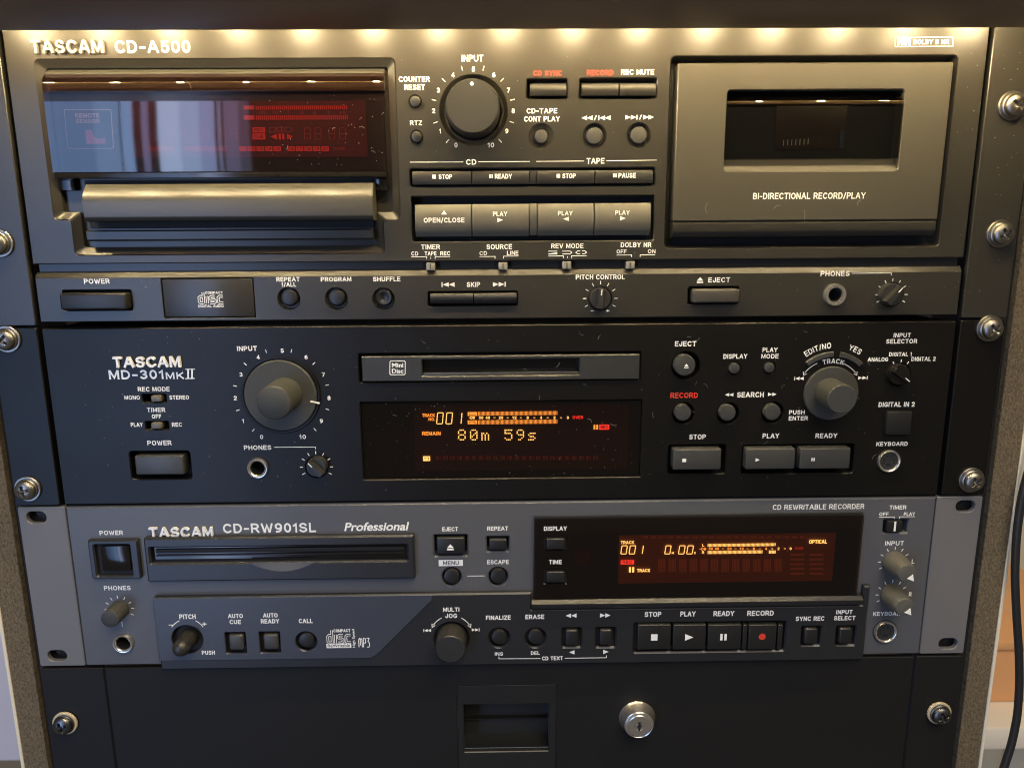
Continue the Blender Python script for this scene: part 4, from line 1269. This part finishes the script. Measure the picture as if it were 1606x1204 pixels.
SYM('p', 986.5, 889, 994.6, 897.2, rp, M['yellow'], DR); T('TRACK', 999, 891.6, 1019.6, 896.6, rp, M['yellow'], d=DR, sw=.2)
T('OPTICAL', 1269, 846, 1297, 852, rp, M['yellow'], d=DR, sw=.2)
mb = MB()
for i in range(12):
    x = 1032 + i * 16.6
    for j in range(7): bars(mb, x, 876.5 + j * 3, x + 12, 878.3 + j * 3, 5, DR - .4, .7)
for i, x in enumerate(range(1008, 1260, 13)): bars(mb, x, 840.5, x + 9, 843.5, 5, DR - .4, .5)
for j in range(5):
    for x in (1240, 1270): bars(mb, x, 868 + j * 7.4, x + 22, 871 + j * 7.4, 8, DR - .4, .55)
flat(mb, 'unlit_legends', M['ghost_amber'], rp)
# raised lower panel with the skirt
def U(pts, d): return [P(x, y, d) for x, y in pts]
DL = 3.0
lx0, lx1 = P(246, 990, DL)[0], P(1359.5, 980, DL)[0]
lzt, lzb2 = P(800, 929.5, DL)[1], P(800, 1042.5, DL)[1]
rzt2 = P(1355, 919, DL)[1]
gz = P(1090, 952, DL)[1]
xg0, xg1 = P(834, 945, DL)[0], P(1352.5, 945, DL)[0]
V = Device(rw)
def VC(cx, cy, r):
    X, Zc = P(cx, cy, DL)
    V.holes.append(circ(X, Zc, r * PXMM(cx, cy)))
def VR(x0, y0, x1, y1, r=.6): V.holes.append(rrect(*RC(x0, y0, x1, y1, DL), r))
VC(294, 1002, 24); VC(708.3, 1000.5, 26.5); VC(480.3, 1005, 16.5); VC(783, 1000, 15.8); VC(840, 1000, 15.8)
VR(354, 991, 386, 1024); VR(407.5, 990, 439.5, 1023); VR(882, 985, 911.5, 1014); VR(935, 984.5, 965, 1014); VR(994.5, 976, 1231, 1021); VR(1257.5, 982.5, 1287, 1011.5); VR(1312, 982, 1341.5, 1011)
outl = [(lx0, lzb2), (lx1, lzb2), (lx1, rzt2), (xg1 + .1, rzt2), (xg1 + .1, gz), (xg0 - .1, gz), (xg0 - .1, lzt), (lx0, lzt)]
lp = plate('control_panel', outl, V.holes, DL, -.4, .8, M['slate_dark'], rw)
X0, Z0, X1, Z1 = lx0, lzb2, lx1, lzt
MB().box(lx0 + .5, rzb + 1, lx1 - .5, gz - 1, .05, .3).build('panel_backing', M['dark'], lp)
# left field of the panel: proud plate, cut corner, blue window sheen coloured in
lf_holes = []
def LFC(cx, cy, r):
    X, Zc = P(cx, cy, DL + .5)
    lf_holes.append(circ(X, Zc, r * PXMM(cx, cy)))
def LFR(x0, y0, x1, y1, r=.6): lf_holes.append(rrect(*RC(x0, y0, x1, y1, DL + .5), r))
LFC(294, 1002, 24.2); LFC(480.3, 1005, 16.7); LFR(353.8, 990.8, 386.2, 1024.2); LFR(407.3, 989.8, 439.7, 1023.2)
fz = P(400, 1033, DL)[1]
cut = [P(583, 1028.5, DL), P(594, 1023, DL), P(678, 940, DL)]
lfo = [(lx0, fz), (cut[0][0], fz), (cut[1][0], cut[1][1]), (cut[2][0], cut[2][1]), (cut[2][0] + .4, lzt), (lx0, lzt)]
plate('left_field', lfo, lf_holes, DL + .8, DL + .03, .38, mat('blue_sheen_slate_plastic', (.044, .050, .068), .31, bump=.12, bscale=420, var=.02), lp)
DT = DL + .86
T('PITCH', 281, 962.6, 307, 970.2, lp, d=DT); T('-', 264.5, 975, 271.5, 983, lp, d=DT, sw=.16); T('+', 316.5, 973, 324, 982, lp, d=DT, sw=.16); T('PUSH', 316.5, 1019.6, 337, 1026, lp, d=DT)
for s_ in (-1, 1):
    LINES(lp, [[(294 + s_ * 30 * math.sin(R(a)), 1000 - 30 * math.cos(R(a))) for a in range(25, 60, 5)]], 1.3, d=DT)
X, Zc = P(294.5, 1001.5, DL)
pr_ = 13.5 * PXMM(294, 1002)
MB().lathe(X, Zc, [(pr_ * 1.1, -1), (pr_ * .92, 10.5), (pr_ * .95, 11), (pr_ * .9, 12.6), (pr_ * .7, 14), (pr_ * .4, 14.8), (pr_ * .1, 15)], 40).build('pitch_knob', M['knob_black'], lp, smooth=45)
T('AUTO', 357.5, 962, 381, 968.6, lp, d=DT); T('CUE', 360, 971.4, 378, 978, lp, d=DT); T('AUTO', 412.5, 961, 435.5, 967.6, lp, d=DT); T('READY', 409, 970.2, 438, 977, lp, d=DT); T('CALL', 468.5, 969.6, 490.5, 976.6, lp, d=DT)
rect_button(lp, 359, 996, 381.5, 1019.5, 4.6, M['btn_grey'], back=.2, bev=1.0); rect_button(lp, 413, 995.3, 435.8, 1018.5, 4.6, M['btn_grey'], back=.2, bev=1.0)
round_button(lp, 480.3, 1004.5, 12, 5, M['btn_black'], back=.2)
disc_logo(lp, 512, 986, 551, 1015.5, DT, '', M['slate_dark'], True)
FT('High Speed', 552.5, 986, 557.5, 1015, lp, d=DT, off=.015, rot=True)
X0, Z0, X1, Z1 = RC(562, 999.5, 580, 1014.2, DT)
ww, hh = X1 - X0, Z1 - Z0
f = lambda x, y: (X0 + x * ww, Z0 + y * hh)
flat(strokes(MB(), [([f(.04, 0), f(.04, .8), f(.12, .95), f(.18, .8), f(.18, .2)], False), ([f(.19, .8), f(.26, .95), f(.33, .8), f(.33, 0)], False), ([f(.45, 0), f(.45, .95), f(.6, .95), f(.64, .85), f(.64, .5), f(.6, .42), f(.46, .42)], False),
                    ([f(.74, .95), f(.94, .95), f(.94, .9), f(.84, .58), f(.92, .52), f(.96, .42), f(.96, .12), f(.9, 0), f(.74, 0)], False)], ww * .035, DT), 'format_logo', M['white'], lp)
DT = DL + .06
T('MULTI', 695, 952, 720.5, 958.6, lp, d=DT); T('JOG', 698.5, 961.6, 717, 968.6, lp, d=DT)
X, Zc = P(708.3, 1000.3, DL)
jr = 24.3 * PXMM(708, 1000) * .97
MB().lathe(X, Zc, [(jr, 0.4), (jr * .98, 12.6), (jr * .96, 13.4), (jr * .9, 13.8), (jr * .1, 13.8)], 56).build('jog_knob', M['knob_black'], lp, smooth=40)
for s_ in (-1, 1):
    LINES(lp, [[(708 + s_ * 35 * math.sin(R(a)), 1000 - 35 * math.cos(R(a))) for a in range(26, 58, 4)]], 1.2, d=DT)
    ex, ey = 708 + s_ * 35 * math.sin(R(58)), 1000 - 35 * math.cos(R(58))
    LINES(lp, [[(ex - s_ * 4, ey - 1.5), (ex + s_ * .5, ey + 2), (ex + s_ * .8, ey - 4)]], 1.4, d=DT)
SYM('|ll', 664, 985.8, 676, 990.6, lp, d=DT); SYM('rr|', 740, 984.6, 752.2, 989.6, lp, d=DT)
T('FINALIZE', 762, 964.6, 801, 971.4, lp, d=DT); T('ERASE', 824, 963.2, 853.6, 970.2, lp, d=DT); T('INS', 776, 1022, 789, 1027.4, lp, d=DT); T('DEL', 832.5, 1020.6, 846.6, 1026.2, lp, d=DT)
round_button(lp, 783, 999.6, 11.6, 5, M['btn_black'], back=.2); round_button(lp, 840, 999.2, 11.6, 5, M['btn_black'], back=.2)
SYM('ll', 887, 961.4, 904.2, 968.4, lp, d=DT); SYM('rr', 941, 961, 957.6, 968, lp, d=DT); SYM('l', 892.4, 1019, 901, 1025.6, lp, d=DT); SYM('r', 946, 1018.2, 954.6, 1025, lp, d=DT)
rect_button(lp, 887, 988, 906.5, 1012.5, 4.6, M['btn_black'], back=.2, bev=1.0); rect_button(lp, 940.5, 987.6, 960, 1012, 4.6, M['btn_black'], back=.2, bev=1.0)
LINES(lp, [[(782.5, 1028.8), (782.5, 1032.4), (847.5, 1032)], [(886, 1031.6), (951, 1030.6), (951, 1027)]], 1.1, d=DT); T('CD TEXT', 850, 1028.6, 883, 1034.6, lp, d=DT)
T('STOP', 1011, 958.8, 1037.2, 966.8, lp, d=DT); T('PLAY', 1067, 958.2, 1091, 966, lp, d=DT); T('READY', 1119, 957.6, 1151.6, 965.5, lp, d=DT); T('RECORD', 1172, 957, 1213.5, 965, lp, d=DT)
for x0, x1, sym, sbx, mm in ((1000, 1052, 's', (1021, 994, 1031.2, 1004), 'white'), (1055.5, 1107, 'r', (1074.5, 993.6, 1087.4, 1004.2), 'white'), (1110.3, 1162.6, 'p', (1129.5, 993.4, 1139.8, 1003.6), 'white'), (1174, 1217.5, 'o', (1190, 992.4, 1201, 1003.4), 'red')):
    b_ = rect_button(lp, x0, 979.5, x1, 1018, 4.8, M['btn_black'], back=.2, bev=.5)
    SYM(sym, *sbx, b_, M[mm], d=4.86)
for x0, x1 in ((1164.6, 1171.8), (1219.6, 1226.8)): rect_button(lp, x0, 979.5, x1, 1018, 4.0, M['btn_black'], 'button_divider', back=.2, bev=.4)
T('SYNC REC', 1248, 966, 1293, 973, lp, d=DT); T('INPUT', 1311.5, 956, 1337, 962.4, lp, d=DT); T('SELECT', 1308, 965.2, 1341.6, 972, lp, d=DT)
rect_button(lp, 1262, 985.5, 1282.5, 1010, 4.6, M['btn_black'], back=.2, bev=1.0); rect_button(lp, 1316.5, 985, 1336.5, 1009.5, 4.6, M['btn_black'], back=.2, bev=1.0)
# right-hand column
T('CD REWRITABLE RECORDER', 1212, 790.4, 1355.5, 798.4, rw, sw=.16)
T('TIMER', 1395, 792, 1421.6, 798.6, rw); T('OFF', 1379, 803, 1393.6, 808.6, rw); T('PLAY', 1417.5, 802.8, 1435, 808.4, rw)
LINES(rw, [[(1378.5, 810.4), (1402.5, 810.2), (1402.5, 813.6)], [(1410.5, 813.4), (1410.5, 810), (1435, 809.8)]])
ts = MB().box(*RC(1391, 816.5, 1415, 833.5, 1), -6, 1.4, .5).build('timer_switch', M['btn_black'], rw)
MB().box(*RC(1402, 817.5, 1405, 832.5, 1.4), 1.3, 1.55).build('switch_mark', M['white'], ts)
T('INPUT', 1388, 848, 1417.6, 854.8, rw)
for cx, cy, tx, ty, ch in ((1401.7, 880.5, 1432, 880, 'L'), (1398, 932, 1427.6, 931.2, 'R')):
    DIAL(rw, cx, cy, 22.5, (-118, -90, -60, -30, 0, 30, 60), 5, 1.2)
    T(ch, tx - 2.2, ty - 3.4, tx + 2.2, ty + 3.4, rw)
    X, Zc = P(cx, cy)
    r = 18 * PXMM(cx, cy)
    k_ = MB().lathe(X, Zc, [(r, 0), (r * .96, 5.5), (r * .90, 6.6), (r * .86, 9.5), (r * .84, 12.5), (r * .74, 13.6), (r * .3, 14.0), (r * .05, 14)], 44).build('level_knob', M['knob_light'], rw, smooth=50)
    a = R(140)
    ux, uz, vx, vz = math.sin(a), math.cos(a), math.cos(a), -math.sin(a)
    tri = [(X + ux * p + vx * t, Zc + uz * p + vz * t) for p, t in ((r * .86, 0), (r * .30, r * .30), (r * .30, -r * .30))]
    MB().prism(tri, 12.0, 14.2).build('pointer', M['white'], k_, smooth=None)
T('KEYBOARD', 1369.5, 958.6, 1418, 965, rw)
din(rw, 1388, 990, 18)
# ================================================================== DRAWER
dr = thing('drawer', 0, -400, 'plain black drawer with a recessed pull and a small lock below the recorders', 'drawer')
hx = RC(727, 1105, 861, 1179, 0)
fx = RC(717.5, 1074, 873, 1230, 0)
plate('drawer_front', rrect(-BODY + 9.5, -400, BODY - 2.5, -311.3, .5), [rrect(*fx, .8)], 0, -3, .3, M['drawer'], dr)
for s_ in (-1, 1):
    a, b = (-LEAR, -BODY + 8.3) if s_ < 0 else (BODY - 1.0, LEAR)
    plate('mounting_ear', rrect(a, -400, b, -311.4, .8), [], -.5, -3.4, .3, M['drawer'], dr)
hp = plate('pull_frame', rrect(fx[0] + .15, fx[1] + .15, fx[2] - .15, fx[3] - .15, .6), [rrect(*hx, .5)], -.6, -4, .4, M['btn_black'], dr)
xa, za, xb, zb3 = hx
MB().add([(xa, za, -3.9), (xb, za, -3.9), (xb, zb3, -3.9), (xa, zb3, -3.9), (xa, za - .2, -16), (xb, za - .2, -16), (xb, zb3, -22), (xa, zb3, -22)],
         [[0, 1, 5, 4], [1, 2, 6, 5], [2, 3, 7, 6], [3, 0, 4, 7], [4, 5, 6, 7]]).build('pull_cup', M['btn_black'], hp, smooth=None, fix=False)
MB().box(xa + .2, (za + zb3) / 2 - 5, xb - .2, (za + zb3) / 2 - 4.4, -18, -15).build('cup_ridge', M['btn_black'], hp)
X, Zc = P(999, 1124.5, 0)
lk = MB().lathe(X, Zc, [(9.7, -.2), (9.7, .4), (9.2, 1.2), (8.0, 4.6), (7.7, 6.3), (7.3, 6.6), (6.9, 6.3), (6.6, 6.4), (6.3, 7.2), (5.9, 7.5), (2.6, 7.5), (2.2, 7.1), (.4, 7.1)], 48).build('lock', M['lockm'], dr, smooth=30)
xk, zk = X, Zc
MB().box(xk - .55, zk - 2.6, xk + .55, zk + 2.6, 7.0, 7.62).build('keyway', M['dark'], lk)
MB().lathe(xk, zk, [(1.3, 7.0), (1.3, 7.4), (.1, 7.4)], 16).build('key_guide', M['chrome'], lk)

# ================================================================== SCREWS
def screw_head_mesh(rad, hgt, arm_ang):
    mb = MB()
    n, rings = 64, 18
    vs, fs = [], []
    for j in range(rings + 1):
        t = j / rings
        r = rad * t
        for i in range(n):
            a = 2 * math.pi * i / n
            x, z = r * math.cos(a), r * math.sin(a)
            h = hgt * math.sqrt(max(0, 1 - (t * .93) ** 2.4)) if t < 1 else 0
            u = x * math.cos(arm_ang) + z * math.sin(arm_ang)
            w = -x * math.sin(arm_ang) + z * math.cos(arm_ang)
            L_, Wd = rad * .56, rad * .13
            e = max(min(1, (Wd - abs(w)) / (rad * .05) + .5) * min(1, (L_ - abs(u)) / (rad * .08) + .5) if abs(w) < Wd * 1.3 and abs(u) < L_ * 1.08 else 0,
                    min(1, (Wd - abs(u)) / (rad * .05) + .5) * min(1, (L_ - abs(w)) / (rad * .08) + .5) if abs(u) < Wd * 1.3 and abs(w) < L_ * 1.08 else 0, 0)
            vs.append((x, z, h - e * hgt * .85 * (1 - .55 * t / .56 if t < .56 else .45)))
    for j in range(rings):
        for i in range(n):
            k = (i + 1) % n
            fs.append([j * n + i, j * n + k, (j + 1) * n + k, (j + 1) * n + i])
    return vs, fs

def make_screw(px, py, label, m, arm):
    X, Zc = P(px, py, 3)
    t = thing('rack_screw', X, Zc, label, 'screw', 'screws holding the rack units')
    MB().lathe(X, Zc, [(6.4, .02), (6.4, .9), (6.1, 1.2), (3, 1.2)], 40).build('washer', M['chrome'] if m != 'screw_dark' else M['laminate_dim'], t, smooth=40)
    vs, fs = screw_head_mesh(4.9, 3.0, arm)
    MB().lathe(X, Zc, [(5.3, 1.1), (5.3, 2.0), (4.9, 2.3)], 40, False).build('flange', M[m], t, smooth=40)
    MB().add([(X + x, Zc + z, 2.3 + h) for x, z, h in vs], fs).build('screw_head', M[m], t, smooth=40)
M['laminate_dim'] = mat('yellowed_washer', (.50, .42, .28), .45)
for px, py, lb, m, an in (
        (-6, 382, 'rack screw cut off by the left picture edge, beside the disc tray', 'chrome', .3),
        (6, 533, 'rack screw by the upper left corner of the black minidisc unit', 'chrome', .9),
        (39, 769, 'rack screw just above the left pale ear of the cd recorder', 'chrome', .2),
        (98, 1138, 'dark rack screw with a yellowed washer left of the drawer', 'screw_dark', .35),
        (1593, 165, 'topmost rack screw on the right, level with the cassette window', 'chrome', .9),
        (1574, 367, 'rack screw right of the lower edge of the cassette door', 'chrome', .5),
        (1557, 516, 'rack screw by the upper right corner of the black minidisc unit', 'chrome', .75),
        (1528, 755, 'rack screw just above the right pale ear of the cd recorder', 'chrome', .6),
        (1477, 1122, 'dark rack screw with a yellowed washer right of the drawer lock', 'screw_dark', .4)):
    make_screw(px, py, lb, m, an)

# screw threads seen in the empty ear slots are dark holes in the rail
for px, py in ((55.5, 812), (88.5, 1029), (1515.5, 794.5), (1488, 1010)):
    X, Zc = P(px, py, -6)
    MB().lathe(X, Zc, [(3.2, -6.1), (2.6, -5.9), (2.3, -6.6)], 24).build('cage_nut', M['btn_black'], rack, smooth=50)

# ================================================================== BEYOND THE RACK
w = MB().quad(-1500, -900, 1500, 500, -700).build('wall', M['wall'], None, smooth=None)
w['kind'] = 'structure'
zA, zB = -466, -520
bx = thing('wooden_box', 480, zB, 'orange wooden box out of focus in the gap right of the rack', 'box', d=-330)
MB().box(400, zB, 560, zA, -420, -260, 3).build('box_body', M['wood'], bx)
MB().box(398, zA + .2, 562, zA + 9, -422, -257, 2).build('box_lid', M['wood'], bx)
st = thing('side_table', 480, -900, 'pale side table under the orange box right of the rack', 'table', d=-330)
MB().box(380, zB - 22, 620, zB - .3, -450, -225, 2).build('table_top', M['pale'], st)
for lx_ in (392, 608):
    for ld_ in (-438, -238): MB().box(lx_ - 8, -900, lx_ + 8, zB - 22.2, ld_ - 8, ld_ + 8, 1).build('leg', M['pale'], st)
cp_ = thing('cupboard', 800, -900, 'cream cupboard out of focus behind the orange box on the right', 'cupboard', d=-580)
MB().box(430, -900, 1200, 300, -690, -560, 3).build('cupboard_body', M['laminate'], cp_)
MB().box(435, -890, 1195, 290, -559.8, -545, 2).build('door', M['laminate'], cp_)

pts = [(1640, 640), (1618, 720), (1602, 780), (1594, 840), (1591.5, 900), (1594, 960), (1598, 1020), (1599, 1070), (1596, 1120), (1587, 1165), (1572, 1210), (1556, 1260)]
cp = []
for i in range(len(pts) - 1):
    for k in range(4):
        t = k / 4
        cp.append((pts[i][0] * (1 - t) + pts[i + 1][0] * t, pts[i][1] * (1 - t) + pts[i + 1][1] * t))
cp = [((cp[max(i - 1, 0)][0] + c[0] + cp[min(i + 1, len(cp) - 1)][0]) / 3, (cp[max(i - 1, 0)][1] + c[1] + cp[min(i + 1, len(cp) - 1)][1]) / 3) for i, c in enumerate(cp)]
cb = MB().tube([(*P(x, y, 2), 2) for x, y in cp], 2.0, 12).build('power_cable', M['cable'], None, smooth=60)
tag(cb, 'black cable hanging in front of the right side of the rack', 'cable')

# ================================================================== DUST
mb = MB()
def speck(px, py, d, s):
    X, Zc = P(px, py, d)
    n = 5
    a0 = random.random() * 6
    mb.poly([(X + s * random.uniform(.6, 1.2) * math.cos(a0 + 2 * math.pi * i / n), Zc + s * random.uniform(.6, 1.2) * math.sin(a0 + 2 * math.pi * i / n)) for i in range(n)], d)
def hair(px, py, d, ln_):
    X, Zc = P(px, py, d)
    a = random.random() * 6.3
    cv = random.uniform(-1, 1) * .9
    pts = [(X, Zc)]
    for i in range(6):
        a += cv * .4
        pts.append((pts[-1][0] + ln_ / 6 * math.cos(a), pts[-1][1] + ln_ / 6 * math.sin(a)))
    strokes(mb, [(pts, False)], .04, d)
for k in range(150):
    x, y = random.uniform(110, 1470), random.uniform(520, 770)
    speck(x, y, .05 if not (565 < x < 1008 and 625 < y < 752) else -.36, random.uniform(.08, .22))
for k in range(70): speck(random.uniform(575, 1000), random.uniform(632, 746), -.36, random.uniform(.07, .2))
for k in range(26): hair(random.uniform(575, 1490), random.uniform(515, 770), .06, random.uniform(1.2, 3.6))
for k in range(40): speck(random.uniform(420, 600), random.uniform(145, 262), 1.9, random.uniform(.08, .22))
for k in range(5): hair(random.uniform(420, 600), random.uniform(145, 260), 1.9, random.uniform(1.5, 3))
for k in range(60): speck(random.uniform(70, 1500), random.uniform(436, 495), .05, random.uniform(.08, .18))
for k in range(40): speck(random.uniform(1495, 1540), random.uniform(60, 480), .05, random.uniform(.08, .2))
for k in range(22): speck(random.uniform(1560, 1600), random.uniform(60, 480), .05, random.uniform(.1, .25))
for k in range(30): speck(random.uniform(620, 1040), random.uniform(60, 400), .05, random.uniform(.06, .14))
for x, y, l in ((1262, 330, 5), (1225, 322, 4), (1345, 322, 3), (1110, 318, 5), (300, 140, 4)): hair(x, y, 2.26 if x > 1000 else 1.9, l)
dst = flat(mb, 'dust', M['fibre'], None)
tag(dst, 'fine dust specks and lint on the front panels', 'dust', kind='stuff')
